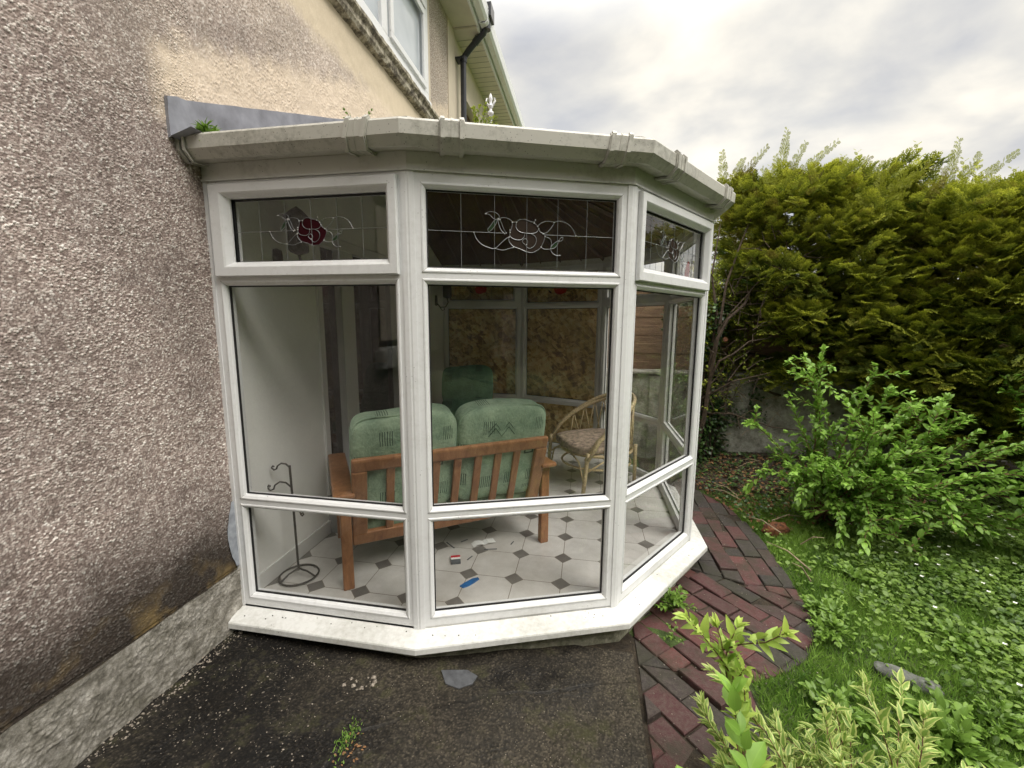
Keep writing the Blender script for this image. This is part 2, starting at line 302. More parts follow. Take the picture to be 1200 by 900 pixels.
M['scrap'] = simple('orange_leaf_scrap', (.22, .115, .05), .8, 60, .4)
M['stone'] = simple('lichened_stone', (.11, .115, .10), .9, 22, .55, bs=70, bd=.006)
M['pebble'] = simple('loose_grit', (.26, .225, .185), .9, 160, .75)
M['litter'] = simple('dead_leaf', (.20, .105, .045), .9, 60, .6)
m, t, p, o = mat('rendered_garden_wall')
c = ramp(t, noise(t, 7, 8, .75), [(.32, (.10, .10, .07)), (.46, (.28, .27, .23)), (.6, (.45, .44, .39)), (.76, (.60, .59, .54))]); t.links.new(c, p.inputs['Base Color']); p.inputs['Roughness'].default_value = .95; bump(t, p, noise(t, 30, 6, .7), .9, .015); M['gwall'] = m
def leaf(name, dark, light, edge=None, rough=.42, trans=.35, tipcol=None):
    m, t, p, o = mat(name)
    ti = attr(t, 'tint').outputs['Fac']; uv = N(t, 'ShaderNodeUVMap'); s = N(t, 'ShaderNodeSeparateXYZ'); t.links.new(uv.outputs[0], s.inputs[0])
    c = mixc(t, ti, dark, light)
    ac = mth(t, 'ABSOLUTE', mth(t, 'SUBTRACT', s.outputs[0], .5))
    if edge:
        f = mth(t, 'ADD', ac, mth(t, 'MULTIPLY', mth(t, 'SUBTRACT', noise(t, 90, 3), .5), .35))
        c = mixc(t, ramp(t, f, [(.22, g(0.0)), (.30, g(1.0))]), c, edge)
    if name == 'golden_conifer':
        c = mixc(t, mth(t, 'MULTIPLY', ramp(t, noise(t, 3.5, 5, .7), [(.55, g(0.0)), (.66, g(1.0))]), .55), c, (.20, .12, .045))
    rib = mth(t, 'LESS_THAN', ac, .035); c = mixc(t, mth(t, 'MULTIPLY', rib, .35), c, light)
    t.links.new(c, p.inputs['Base Color']); p.inputs['Roughness'].default_value = rough; p.inputs['Specular IOR Level'].default_value = .4
    tl = N(t, 'ShaderNodeBsdfTranslucent'); t.links.new(c, tl.inputs[0]); mx = N(t, 'ShaderNodeMixShader'); mx.inputs[0].default_value = trans
    t.links.new(p.outputs[0], mx.inputs[1]); t.links.new(tl.outputs[0], mx.inputs[2]); t.links.new(mx.outputs[0], o.inputs[0]); return m
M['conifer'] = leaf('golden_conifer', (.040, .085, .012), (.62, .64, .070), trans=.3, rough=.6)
M['privet'] = leaf('bright_green_leaf', (.10, .21, .025), (.30, .50, .085))
M['back_leaf'] = leaf('yellow_green_leaf', (.09, .15, .018), (.42, .48, .07))
M['varieg'] = leaf('cream_edged_leaf', (.15, .27, .045), (.28, .42, .09), edge=(.58, .64, .22))
M['lime'] = leaf('lime_leaf', (.20, .36, .04), (.46, .58, .12))
M['ivy'] = leaf('ivy_leaf', (.02, .045, .014), (.085, .15, .04), rough=.3, trans=.15)
M['weed'] = leaf('weed_leaf', (.075, .155, .02), (.22, .36, .06))
M['clover'] = leaf('ground_cover_leaf', (.060, .12, .020), (.25, .38, .075))
M['grass'] = leaf('grass_blade', (.065, .16, .022), (.27, .43, .075), rough=.5)
M['petal'] = simple('white_petal', (.8, .8, .74), .6, 50, .05)

# ---------------------------------------------------------------- mesh helpers
class MB:
    def __init__(s): s.v = []; s.f = []; s.mi = []; s.cur = 0
    def add(s, vs, fs):
        b = len(s.v); s.v += [tuple(x) for x in vs]; s.f += [tuple(i+b for i in f) for f in fs]; s.mi += [s.cur]*len(fs)
    def quad(s, a, b, c, d): s.add([a, b, c, d], [(0, 1, 2, 3)])
    def box(s, x0, x1, y0, y1, z0, z1, mt=None):
        vs = [(x, y, z) for z in (z0, z1) for y in (y0, y1) for x in (x0, x1)]
        if mt is not None: vs = [mt @ Vector(q) for q in vs]
        s.add(vs, [(0, 2, 3, 1), (4, 5, 7, 6), (0, 1, 5, 4), (2, 6, 7, 3), (0, 4, 6, 2), (1, 3, 7, 5)])
    def tube(s, pts, r, n=8, closed=False, cap=True):
        pts = [Vector(p) for p in pts]; k = len(pts); rs = r if hasattr(r, '__len__') else [r]*k
        up = Vector((0, 0, 1)); vs = []; prev = None
        for i, p in enumerate(pts):
            a = pts[(i-1) % k] if (closed or i > 0) else p; b = pts[(i+1) % k] if (closed or i < k-1) else p
            d = (b-a); d = d.normalized() if d.length > 1e-9 else Vector((0, 0, 1))
            if prev is None: x = d.cross(up if abs(d.z) < .9 else Vector((1, 0, 0))).normalized()
            else: x = (prev-d*prev.dot(d)).normalized()
            prev = x; y = d.cross(x)
            for j in range(n):
                an = 2*math.pi*j/n; vs.append(p+(x*math.cos(an)+y*math.sin(an))*rs[i])
        fs = []
        for i in range(k if closed else k-1):
            for j in range(n):
                a = i*n+j; b = i*n+(j+1) % n; c = ((i+1) % k)*n+(j+1) % n; d = ((i+1) % k)*n+j; fs.append((a, b, c, d))
        if cap and not closed: fs.append(tuple(range(n))[::-1]); fs.append(tuple(range((k-1)*n, k*n)))
        s.add(vs, fs)
    def prism(s, poly, z0, z1):
        n = len(poly); s.add([(x, y, z0) for x, y in poly]+[(x, y, z1) for x, y in poly], [tuple(range(n))[::-1], tuple(range(n, 2*n))]+[(i, (i+1) % n, n+(i+1) % n, n+i) for i in range(n)])
    def lathe(s, prof, c, n=16, mt=None):
        vs = []
        for r_, z in prof:
            for j in range(n):
                a = 2*math.pi*j/n; q = Vector((c[0]+r_*math.cos(a), c[1]+r_*math.sin(a), c[2]+z)); vs.append(q if mt is None else mt @ q)
        fs = [(i*n+j, i*n+(j+1) % n, (i+1)*n+(j+1) % n, (i+1)*n+j) for i in range(len(prof)-1) for j in range(n)]
        s.add(vs, fs)
    def build(s, name, m=None, parent=None, smooth=False, bevel=0, origin=None):
        me = bpy.data.meshes.new(name); me.from_pydata(s.v, [], s.f); me.update()
        for q in (m if isinstance(m, (list, tuple)) else [m]): me.materials.append(M[q])
        if any(s.mi): me.polygons.foreach_set('material_index', s.mi)
        o = bpy.data.objects.new(name, me); COL.objects.link(o)
        if smooth: me.polygons.foreach_set('use_smooth', [True]*len(me.polygons))
        if bevel:
            b = o.modifiers.new('bevel', 'BEVEL'); b.width = bevel; b.segments = 2; b.limit_method = 'ANGLE'; b.angle_limit = R(35)
        if parent is not None: attach(o, parent)
        return o
def world_loc(p):
    m = p.matrix_basis.copy()
    if p.parent is not None: m = world_loc(p.parent) @ p.matrix_parent_inverse @ m
    return m
def attach(o, parent):
    o.parent = parent; o.matrix_parent_inverse = world_loc(parent).inverted()
def tag(o, label=None, cat=None, group=None, kind=None):
    if label: o['label'] = label
    if cat: o['category'] = cat
    if group: o['group'] = group
    if kind: o['kind'] = kind
    return o
def thing(name, label, cat, loc=(0, 0, 0), rz=0, group=None):
    o = bpy.data.objects.new(name, None); COL.objects.link(o); o.location = loc; o.rotation_euler = (0, 0, rz); o.empty_display_size = .1
    return tag(o, label, cat, group)
def npmesh(name, verts, faces, m, parent=None, attrs=None, uv=None, smooth=False):
    """verts (V,3), faces (F,k) all same k"""
    me = bpy.data.meshes.new(name); k = faces.shape[1]
    me.vertices.add(len(verts)); me.vertices.foreach_set('co', np.ascontiguousarray(verts, dtype=np.float32).ravel())
    me.loops.add(faces.size); me.loops.foreach_set('vertex_index', np.ascontiguousarray(faces, dtype=np.int32).ravel())
    me.polygons.add(len(faces)); me.polygons.foreach_set('loop_start', np.arange(0, faces.size, k, dtype=np.int32)); me.polygons.foreach_set('loop_total', np.full(len(faces), k, dtype=np.int32))
    if smooth: me.polygons.foreach_set('use_smooth', np.ones(len(faces), dtype=bool))
    me.update(calc_edges=True)
    for a, d in (attrs or {}).items():
        at = me.attributes.new(a, 'FLOAT', 'POINT'); at.data.foreach_set('value', np.ascontiguousarray(d, dtype=np.float32))
    if uv is not None:
        l = me.uv_layers.new(name='UVMap'); l.data.foreach_set('uv', np.ascontiguousarray(uv[faces.ravel()], dtype=np.float32).ravel())
    me.materials.append(M[m]); o = bpy.data.objects.new(name, me); COL.objects.link(o)
    if parent is not None: attach(o, parent)
    return o

# ---------------------------------------------------------------- numpy worley relief
def h2(ix, iy, k):
    x = np.sin(ix*127.1+iy*311.7+k*74.7)*43758.5453; return x-np.floor(x)
def worley(u, v, cell):
    a = u/cell; b = v/cell; ia = np.floor(a); ib = np.floor(b); best = np.full(u.shape, 9.); second = best.copy(); val = np.zeros(u.shape)
    for dx in (-1, 0, 1):
        for dy in (-1, 0, 1):
            cx_ = ia+dx; cy_ = ib+dy; px = cx_+h2(cx_, cy_, 1); py = cy_+h2(cx_, cy_, 2)
            sz = .75+.5*h2(cx_, cy_, 4)
            d = np.hypot(a-px, b-py)/sz; m = d < best
            second = np.where(m, best, np.minimum(second, d)); val = np.where(m, h2(cx_, cy_, 3), val); best = np.where(m, d, best)
    return best, second, val
def vnoise(u, v, s, k=9):
    a = u/s; b = v/s; i = np.floor(a); j = np.floor(b); fa = a-i; fb = b-j; fa = fa*fa*(3-2*fa); fb = fb*fb*(3-2*fb)
    return (h2(i, j, k)*(1-fa)+h2(i+1, j, k)*fa)*(1-fb)+(h2(i, j+1, k)*(1-fa)+h2(i+1, j+1, k)*fa)*fb
def gridfaces(nu, nv):
    i = np.arange((nu-1)*(nv-1)); r_ = i//(nv-1); c_ = i % (nv-1); a = r_*nv+c_
    return np.stack([a, a+nv, a+nv+1, a+1], 1)

# ---------------------------------------------------------------- conservatory plan
P = [Vector(q) for q in ((0, 1.680), (.946, 1.680), (1.853, 2.007), (2.386, 2.7815), (2.386, 3.7315), (1.853, 4.506), (.946, 4.833), (0, 4.833))]
NF = 7
def fax(i):
    a, b = P[i], P[i+1]; t_ = (b-a); L = t_.length; t_ = t_/L; return a, t_, Vector((t_.y, -t_.x)), L
def FP(i, s, z, o=0.0):
    a, t_, n_, L = fax(i); q = a+t_*s+n_*o; return Vector((q.x, q.y, z))
def offpoly(o, zs=None):
    """vertices of the plan offset outward by o (mitred), wall ends kept on the wall plane"""
    res = []
    for k in range(8):
        if k == 0: res.append(Vector((0, P[0].y-o)))
        elif k == 7: res.append(Vector((0, P[7].y+o)))
        else:
            _, _, n1_, _ = fax(k-1); _, _, n2_, _ = fax(k); h = (n1_+n2_).normalized(); res.append(P[k]+h*(o/h.dot(n1_)))
    return res
# ================================================================ SETTING
# ground sheet to the horizon, finer near the garden
def ground_z(x, y):
    return -.115+.03*vnoise(x, y, .7)+.018*vnoise(x, y, .23, 5)+.14*np.clip((y-3.9)/1.2, 0, 1)*np.clip((x-2.4)/.8, 0, 1)+.05*np.clip((x-3.6)/2, 0, 1)
xs = np.arange(1.2, 8.01, .05); ys = np.arange(-6, 6.01, .05); U, V = np.meshgrid(xs, ys, indexing='ij')
o = npmesh('lawn', np.stack([U, V, ground_z(U, V)], -1).reshape(-1, 3), gridfaces(len(xs), len(ys)), 'turf', smooth=True); tag(o, kind='structure')
mb = MB(); S = 900
mb.quad((-S, -S, -.16), (S, -S, -.16), (S, S, -.16), (-S, S, -.16)); o = mb.build('ground', 'turf'); tag(o, kind='structure')
# flower bed soil
xs = np.arange(2.3, 6.6, .04); ys = np.arange(3.7, 5.1, .04); U, V = np.meshgrid(xs, ys, indexing='ij')
edge = 3.95+.25*vnoise(U, V, .5)-.25*(U-3.0)*.5
Zb = ground_z(U, V)+np.where(V > edge, .02, -.03)+.025*vnoise(U, V, .09, 3)
o = npmesh('soil_bed', np.stack([U, V, Zb], -1).reshape(-1, 3), gridfaces(len(xs), len(ys)), 'soil', smooth=True); tag(o, kind='structure')
# asphalt yard
def yard_z(x): return -.068*np.clip(x/1.8, 0, 1.1)
def asphalt_patch(xs, ys, name, fine):
    U, V = np.meshgrid(xs, ys, indexing='ij'); b, s2, v = worley(U, V, .0075)
    h = np.clip(1-b*1.25, 0, 1); z = yard_z(U)-.006
    bumpy = .008*vnoise(U, V, .15)+.006*vnoise(U, V, .05, 4)
    hh = h*.0032*(.3+v)*(vnoise(U, V, .12, 6) > .25)
    # cracks
    def crack(pts, w_):
        d = np.full(U.shape, 9.)
        wob = .012*(vnoise(U, V, .03, 8)-.5)+.03*(vnoise(U, V, .12, 2)-.5)
        for (x0, y0), (x1, y1) in zip(pts[:-1], pts[1:]):
            L2_ = (x1-x0)**2+(y1-y0)**2; tt = np.clip(((U-x0)*(x1-x0)+(V+wob-y0)*(y1-y0))/L2_, 0, 1); d = np.minimum(d, np.hypot(U-x0-tt*(x1-x0), V+wob-y0-tt*(y1-y0)))
        return np.clip(1-d/w_, 0, 1)
    ck = np.maximum(crack([(.86, 1.28), (1.18, 1.47), (1.5, 1.58), (1.95, 1.74)], .006), crack([(.86, 1.28), (.80, 1.05), (.76, .7)], .005))
    z = z+bumpy+hh-ck*.012
    val = np.where(h > .25, v*h**.3, .15)*(1-ck); val = np.clip(val, 0, 1)
    return npmesh(name, np.stack([U, V, z], -1).reshape(-1, 3), gridfaces(len(xs), len(ys)), 'asphalt', attrs={'stone': val.ravel()}, smooth=False)
o = asphalt_patch(np.arange(-.01, 1.935, .0034), np.arange(.60, 1.90, .0034), 'asphalt_yard', True); tag(o, kind='structure')
o = asphalt_patch(np.arange(-.01, 1.935, .03), np.arange(-6, .62, .03), 'asphalt_yard', False); tag(o, kind='structure')
# brick paving, clipped to a curved edge
def gm(x, y): return Vector((1.669+(x-1.669)*1.045, y*1.045))
edge_pts = [gm(*q) for q in ((2.35, 4.15), (2.60, 4.02), (2.725, 3.9), (2.867, 3.648), (2.925, 3.3), (2.935, 2.96), (2.918, 2.7), (2.906, 2.479), (2.88, 2.3), (2.84, 2.153), (2.78, 2.04), (2.70, 1.93), (2.58, 1.84), (2.42, 1.76))]
def clip(poly, a, b):
    """keep the side left of a->b"""
    outp = []; d = (b-a)
    def sd(q): return d.x*(q.y-a.y)-d.y*(q.x-a.x)
    for i, q in enumerate(poly):
        r_ = poly[(i+1) % len(poly)]; s1, s2_ = sd(q), sd(r_)
        if s1 >= 0: outp.append(q)
        if s1*s2_ < 0: outp.append(q+(r_-q)*(s1/(s1-s2_)))
    return outp
def area(p): return abs(sum(p[i].x*p[(i+1) % len(p)].y-p[(i+1) % len(p)].x*p[i].y for i in range(len(p))))/2
bv, bf, ba = [], [], []
def add_brick(poly):
    if len(poly) < 3 or area(poly) < .0012: return
    c = sum(poly, Vector((0, 0)))/len(poly)
    if sum(poly[i].x*poly[(i+1) % len(poly)].y-poly[(i+1) % len(poly)].x*poly[i].y for i in range(len(poly))) < 0: poly = poly[::-1]
    h0 = yard_z(np.array(c.x))+random.uniform(-.009, .006); tx, ty = random.gauss(0, .034), random.gauss(0, .034)
    if random.random() < .10: h0 += random.choice((.014, -.012))
    col = random.choice((random.uniform(0, .45), random.uniform(.5, 1), random.uniform(.5, 1)))
    n = len(poly); b = len(bv); ins = .004
    def zz(q): return h0+tx*(q.x-c.x)+ty*(q.y-c.y)
    for q in poly: bv.append((q.x, q.y, -.16))
    for q in poly: bv.append((q.x, q.y, zz(q)-.005+random.uniform(-.001, .001)))
    for q in poly:
        r_ = q+(c-q).normalized()*ins*1.6; bv.append((r_.x, r_.y, zz(r_)))
    for i in range(n):
        j = (i+1) % n; bf.append((b+i, b+j, b+n+j, b+n+i)); bf.append((b+n+i, b+n+j, b+2*n+j, b+2*n+i))
    bf.append(tuple(b+2*n+i for i in range(n))); ba.extend([col]*(3*n))
zsplit_a, zsplit_b = Vector((2.40, 2.70)), Vector((3.2, 2.38))
def bricks(origin, ang, conds, rows=40, cols=30, bl=.222, bw=.111, gap=.0035):
    d = Vector((math.cos(ang), math.sin(ang))); e_ = Vector((-d.y, d.x))
    for r_ in range(-rows, rows):
        for c_ in range(-cols, cols):
            sh = (r_ % 2)*.5*bl+random.uniform(-.004, .004)
            x0 = c_*bl+sh+gap; y0 = r_*bw+gap; x1 = x0+bl-2*gap; y1 = y0+bw-2*gap
            if random.random() < .12:            # a few laid as two halves
                xm = (x0+x1)/2; parts = [(x0, xm-gap), (xm+gap, x1)]
            else: parts = [(x0, x1)]
            for xa, xb in parts:
                poly = [origin+d*a_+e_*b_ for a_, b_ in ((xa, y0), (xb, y0), (xb, y1), (xa, y1))]
                for a_, b_ in conds: poly = clip(poly, a_, b_)
                if len(poly) < 3: continue
                c = sum(poly, Vector((0, 0)))/len(poly)
                if all((c-P[k]).dot(fax(k)[2]) < -.02 for k in range(1, 6)): continue
                if c.x < 1.9: continue
                add_brick(poly)
oc = [(edge_pts[i+1], edge_pts[i]) for i in range(len(edge_pts)-1)]
V2 = Vector
bricks(V2((2.45, 2.5)), R(90), [(zsplit_b+V2((0, .004)), zsplit_a+V2((0, .004)))][::1] and [(zsplit_a+V2((0, .004)), zsplit_b+V2((0, .004)))]+oc[:8]+[(V2((1.92, 0)), V2((1.92, -1)))][:0])
left = (V2((1.955, 0)), V2((1.955, -5)))
bricks(V2((1.96, 1.84)), R(-50), [(zsplit_b, zsplit_a)]+oc[5:]+[left, (V2((1.8, 1.84)), V2((3.5, 1.84)))])
bricks(V2((1.96, 1.84)), R(-50), [left, (V2((3.5, 1.84)), V2((1.8, 1.84))), (V2((2.42, -5)), V2((2.42, 5))), (V2((0, -3)), V2((5, -3)))], rows=60, cols=40)
me = bpy.data.meshes.new('brick_path'); me.from_pydata(bv, [], bf); at = me.attributes.new('brick', 'FLOAT', 'POINT'); at.data.foreach_set('value', ba); me.materials.append(M['brick'])
o = bpy.data.objects.new('brick_path', me); COL.objects.link(o); tag(o, kind='structure')
mb = MB(); zz_ = -.086
pl = [(1.92, 5), (1.92, -6), (2.42, -6), (2.42, 1.8)]+[(q.x, q.y) for q in edge_pts[::-1]]
mb.prism([(a, b) for a, b in ((1.92, -6), (2.425, -6), (2.425, 1.80), (1.92, 1.80))], -.2, zz_)
mb.box(1.45, 1.93, 1.62, 2.25, -.2, -.080); mb.prism([(1.92, 1.80)]+[(q.x, q.y) for q in edge_pts[::-1]]+[(1.92, 4.3)], -.2, zz_)
o = mb.build('path_bedding', 'soil'); tag(o, kind='structure')
# conservatory floor
fp = offpoly(-.02); mb = MB(); mb.prism([(q.x, q.y) for q in fp], -.14, .10); o = mb.build('tiled_floor', 'tile'); tag(o, kind='structure')

# ================================================================ HOUSE
house = thing('house', 'tall pebble dashed house whose side wall runs along the left, beside the conservatory', 'house', (0, 0, 0))
def dash_patch(y, z, parent):
    U, V = np.meshgrid(y, z, indexing='ij')
    b, s2, v = worley(U*1.0, V, .0072)
    h = np.clip((s2-b)*1.9, 0, 1)**.55*np.clip(1.25-b*.8, .4, 1)
    patchy = np.clip((vnoise(U, V, .11, 6)+.5*vnoise(U, V, .04, 7))*1.4-.1, .25, 1)
    smooth = 1-np.clip((V+.12*(vnoise(U, V, .09, 3)-.5)-3.14)/.10, 0, 1)
    x = .004+h*.0050*(.45+.8*v)*patchy*smooth+.006*(vnoise(U, V, .30, 2)-.5)+.003*(vnoise(U, V, .05, 12)-.5)
    x = x-.004*(V < .305)
    return npmesh('wall', np.stack([x, U, V], -1).reshape(-1, 3), gridfaces(len(y), len(z)), 'dash', parent, attrs={'stone': v.ravel(), 'hgt': (h*smooth*patchy**.5+.5*(1-smooth)).ravel()}, smooth=True)
yy = np.concatenate([np.linspace(.72, 1.6815, 372)])
dash_patch(yy, np.arange(.292, 3.2, .0026), house)
dash_patch(np.concatenate([np.linspace(1.6815, 2.6, 204, endpoint=False), np.linspace(2.6, 5.12, 340)]), np.concatenate([np.arange(2.2, 3.55, .0052)]), house)
mb = MB()
def wallrect(y0, y1, z0, z1, x=.006): mb.quad((x, y0, z0), (x, y1, z0), (x, y1, z1), (x, y0, z1))
# behind the camera, round a window (y -1.35..0.2, z 1.27..2.5)
wallrect(-6, -1.35, .29, 3.55); wallrect(-1.35, .20, .29, 1.12); wallrect(-1.35, .20, 2.5, 3.55); wallrect(.20, .702, .29, 3.55); wallrect(.70, 1.684, 3.19, 3.55)
wallrect(4.50, 5.10, 3.60, 5.0); wallrect(-6, 2.2, 3.60, 5.0)
mb.build('wall', 'dash_far', house)
mb = MB(); mb.box(-.3, -.02, -6, 1.68, -.2, 5.0); mb.box(-.3, -.02, 1.68, 4.83, 2.0, 3.6); mb.box(-.3, -.045, 1.68, 4.83, 2.9, 5.0); mb.box(-.3, -.005, 4.83, 12, -.2, 3.6); mb.build('wall_core', 'cream', house)
mb = MB()                                                       # smooth quoin and reveals
mb.box(-.1, .018, 4.42, 4.50, 3.62, 5.0); mb.box(-.1, .016, 5.10, 5.36, 2.2, 5.0); mb.build('smooth_corner_band', 'cream', house)
# plinth relief
ys = np.arange(.5, 1.70, .0032); zs = np.arange(-.1, .296, .0032); U, V = np.meshgrid(ys, zs, indexing='ij')
b, s2, v = worley(U, V, .014)
x = .006+.008*vnoise(U, V, .05)+.004*vnoise(U, V, .012, 3)+.012*(vnoise(U, V, .2, 5)-.5)+.004*np.clip((s2-b)*1.5, 0, 1)*(v > .55)*(vnoise(U, V, .1, 7) > .45)
npmesh('plinth', np.stack([x, U, V], -1).reshape(-1, 3), gridfaces(len(ys), len(zs)), 'plinth', house, smooth=True)
mb = MB(); mb.box(-.1, .006, -6, .502, -.1, .292); mb.build('plinth', 'plinth', house)
# string course below upstairs window
mb = MB(); prof = [(0, 3.50), (.045, 3.515), (.06, 3.54), (.062, 3.575), (.085, 3.60), (.085, 3.625), (0, 3.66)]
ys = np.linspace(-6, 5.08, 220)
for k, y in enumerate(ys):
    jit = [(a+(random.uniform(-.004, .004) if a > 0 else 0), b+random.uniform(-.004, .004)) for a, b in prof]
    mb.v += [(a, y, b) for a, b in jit]
n = len(prof)
for k in range(len(ys)-1):
    for j in range(n-1): mb.f.append((k*n+j, k*n+j+1, (k+1)*n+j+1, (k+1)*n+j)); mb.mi.append(0)
mb.f.append(tuple(range((len(ys)-1)*n, len(ys)*n))); mb.mi.append(0)
mb.build('string_course', 'band', house, smooth=False)
# upstairs window
win = MB(); y0, y1, z0, z1 = 2.2, 4.42, 3.70, 4.95
mb = MB()
for a, b, c, d in ((y0, y1, z0, z0+.07), (y0, y1, z1-.07, z1), (y0, y0+.07, z0+.07, z1-.07), (y1-.09, y1, z0+.07, z1-.07), (3.42, 3.52, z0+.07, z1-.07), (2.78, 2.86, z0+.07, z1-.07)): mb.box(-.05, .03, a, b, c, d)
for a, b in ((3.54, 4.31),):                                    # opening sash proud of frame
    mb.box(.028, .052, a, b, 3.77, 3.82); mb.box(.028, .052, a, b, 4.40, 4.46); mb.box(.028, .052, a, a+.055, 3.82, 4.40); mb.box(.028, .052, b-.055, b, 3.82, 4.40)
    mb.box(.028, .06, a, b, 4.47, 4.53); mb.box(.028, .06, a, a+.05, 4.53, 4.86); mb.box(.028, .06, b-.05, b, 4.53, 4.86); mb.box(.028, .06, a, b, 4.86, 4.9)
wf = mb.build('window_frame', 'pvc', house, bevel=.004)
mb = MB(); mb.quad((.0, y0, z0), (.0, y1, z0), (.0, y1, z1), (.0, y0, z1)); mb.build('pane', 'pale_glass', wf)
mb = MB(); mb.box(-.02, .05, y0-.02, y1+.02, 3.64, 3.70); mb.build('sill', 'pvc', wf, bevel=.004)
# ground floor window behind the viewer (seen mirrored in the left pane)
mb = MB()
for a, b, c, d in ((-1.33, .18, 1.28, 1.35), (-1.33, .18, 2.43, 2.5), (-1.33, -1.26, 1.35, 2.43), (.11, .18, 1.35, 2.43), (-.50, -.42, 1.35, 2.43)): mb.box(-.08, -.02, a, b, c, d)
wf = mb.build('window_frame', 'pvc', house, bevel=.004)
mb = MB(); mb.quad((-.05, -1.3, 1.3), (-.05, .15, 1.3), (-.05, .15, 2.48), (-.05, -1.3, 2.48)); mb.build('pane', 'pale_glass', wf)
mb = MB(); mb.box(-.1, .085, -1.42, .27, 1.12, 1.27); mb.box(-.1, .04, -1.36, .21, 1.27, 1.29); mb.build('sill', 'fascia', wf, bevel=.012)
# eaves, soffit and gutter of the house (up to the party line)
def eaves(parent, y0, y1, zs_, xo, mname='soffit'):
    mb = MB(); mb.box(-.02, xo, y0, y1, zs_, zs_+.02)
    k = 0; a = y0
    mb.build('soffit', mname, parent)
    mb = MB(); mb.box(xo, xo+.02, y0, y1, zs_-.012, zs_+.18); mb.build('fascia', 'pvc', parent)
    g_ = MB(); pr = [(.0, .17), (.0, .05), (.025, .03), (.085, .03), (.11, .06), (.12, .17), (.105, .175), (.10, .07), (.08, .045), (.03, .045), (.012, .06), (.012, .17)]
    vs_ = [(xo+.022+a_, y, zs_+b_) for y in (y0, y1) for a_, b_ in pr]; n_ = len(pr)
    g_.add(vs_, [(j, (j+1) % n_, n_+(j+1) % n_, n_+j) for j in range(n_)]+[tuple(range(n_)), tuple(range(n_, 2*n_))]); g_.build('gutter', 'pvc', parent)
    r_ = MB(); r_.quad((xo+.06, y0, zs_+.16), (xo+.06, y1, zs_+.16), (-4, y1, zs_+2.6), (-4, y0, zs_+2.6)); r_.quad((xo+.05, y0, zs_+.18), (xo+.05, y1, zs_+.18), (-4, y1, zs_+2.65), (-4, y0, zs_+2.65)); r_.build('roof', 'roof', parent)
eaves(house, -6, 5.295, 4.92, .30)
# downpipe with swan neck
mb = MB(); mb.tube([(.40, 5.40, 5.08), (.39, 5.40, 4.96), (.36, 5.41, 4.90), (.27, 5.43, 4.84), (.17, 5.45, 4.76), (.11, 5.46, 4.70), (.09, 5.46, 4.62), (.09, 5.46, 2.3)], .036, 12)
for z_ in (4.66, 3.4): mb.tube([(.09, 5.46, z_-.03), (.09, 5.46, z_+.03)], .044, 12); mb.box(.0, .10, 5.40, 5.52, z_-.012, z_+.012)
mb.tube([(.40, 5.40, 4.92), (.40, 5.40, 5.02)], .046, 12); mb.tube([(.24, 5.436, 4.815), (.29, 5.424, 4.86)], .044, 12)
mb.box(.33, .47, 5.31, 5.49, 5.02, 5.16)
dp = mb.build('downpipe', 'pipe', house, smooth=False)
# neighbour house
nb = thing('neighbouring_house', 'cream rendered house joined on beyond the black downpipe', 'house', (0, 5.5, 0))
mb = MB(); nwy0, nwy1, nwz0, nwz1 = 5.78, 6.75, 3.2, 4.42
for a, b, c, d in ((5.34, nwy0, -.2, 4.95), (nwy1, 14, -.2, 4.95), (nwy0, nwy1, -.2, nwz0), (nwy0, nwy1, nwz1, 4.95)): mb.box(-.25, .004, a, b, c, d)
mb.build('wall', 'cream', nb)
mb = MB()
for a, b, c, d in ((nwy0, nwy1, nwz0, nwz0+.06), (nwy0, nwy1, nwz1-.06, nwz1), (nwy0, nwy0+.06, nwz0, nwz1), (nwy1-.06, nwy1, nwz0, nwz1), (6.22, 6.28, nwz0, nwz1), (nwy0, nwy1, 4.0, 4.05)): mb.box(-.16, -.10, a, b, c, d)
wf = mb.build('window_frame', 'dark_wood', nb); mb = MB(); mb.quad((-.13, nwy0, nwz0), (-.13, nwy1, nwz0), (-.13, nwy1, nwz1), (-.13, nwy0, nwz1)); mb.build('pane', 'pale_glass', wf)
eaves(nb, 5.30, 14, 4.90, .30)
mb = MB()
for k in range(70): mb.box(0, .298, 5.5+k*.115, 5.5025+k*.115, 4.897, 4.9)
mb.build('soffit_joint', 'step', nb)

# ================================================================ CONSERVATORY
cons = thing('conservatory', 'white upvc faceted conservatory with leaded top lights built against the house wall', 'conservatory', (1.1, 3.25, 0))
# base wall and cill
mb = MB(); a = offpoly(.035); b = offpoly(-.06); n = len(a)
for k in range(n-1):
    q = [a[k], a[k+1], b[k+1], b[k]]; mb.add([(v.x, v.y, z) for z in (-.16, .045) for v in q], [(0, 1, 5, 4), (4, 5, 6, 7), (2, 3, 7, 6)])
mb.build('base_wall', 'base', cons)
mb = MB(); rings = [(offpoly(.0), .098), (offpoly(.0), .088), (offpoly(.085), .072), (offpoly(.097), .068), (offpoly(.10), .062), (offpoly(.10), .038), (offpoly(.094), .033), (offpoly(.02), .035)]
for r_, z in rings: mb.v += [(q.x, q.y, z) for q in r_]
for i in range(len(rings)-1):
    for k in range(n-1): mb.f.append((i*n+k, i*n+k+1, (i+1)*n+k+1, (i+1)*n+k)); mb.mi.append(0)
mb.f.append(tuple(i*n for i in range(len(rings)))); mb.f.append(tuple(i*n+n-1 for i in range(len(rings)))); mb.mi += [0, 0]
cill = mb.build('cill', pvc('cill_upvc', base=(.80, .80, .78), grime=.8, dark=(.22, .21, .15)) and 'pvc' if False else 'pvc', cons)
M['cill'] = pvc('dusty_cill', base=(.72, .72, .70), grime=.85, dark=(.26, .25, .19)); cill.data.materials[0] = M['cill']

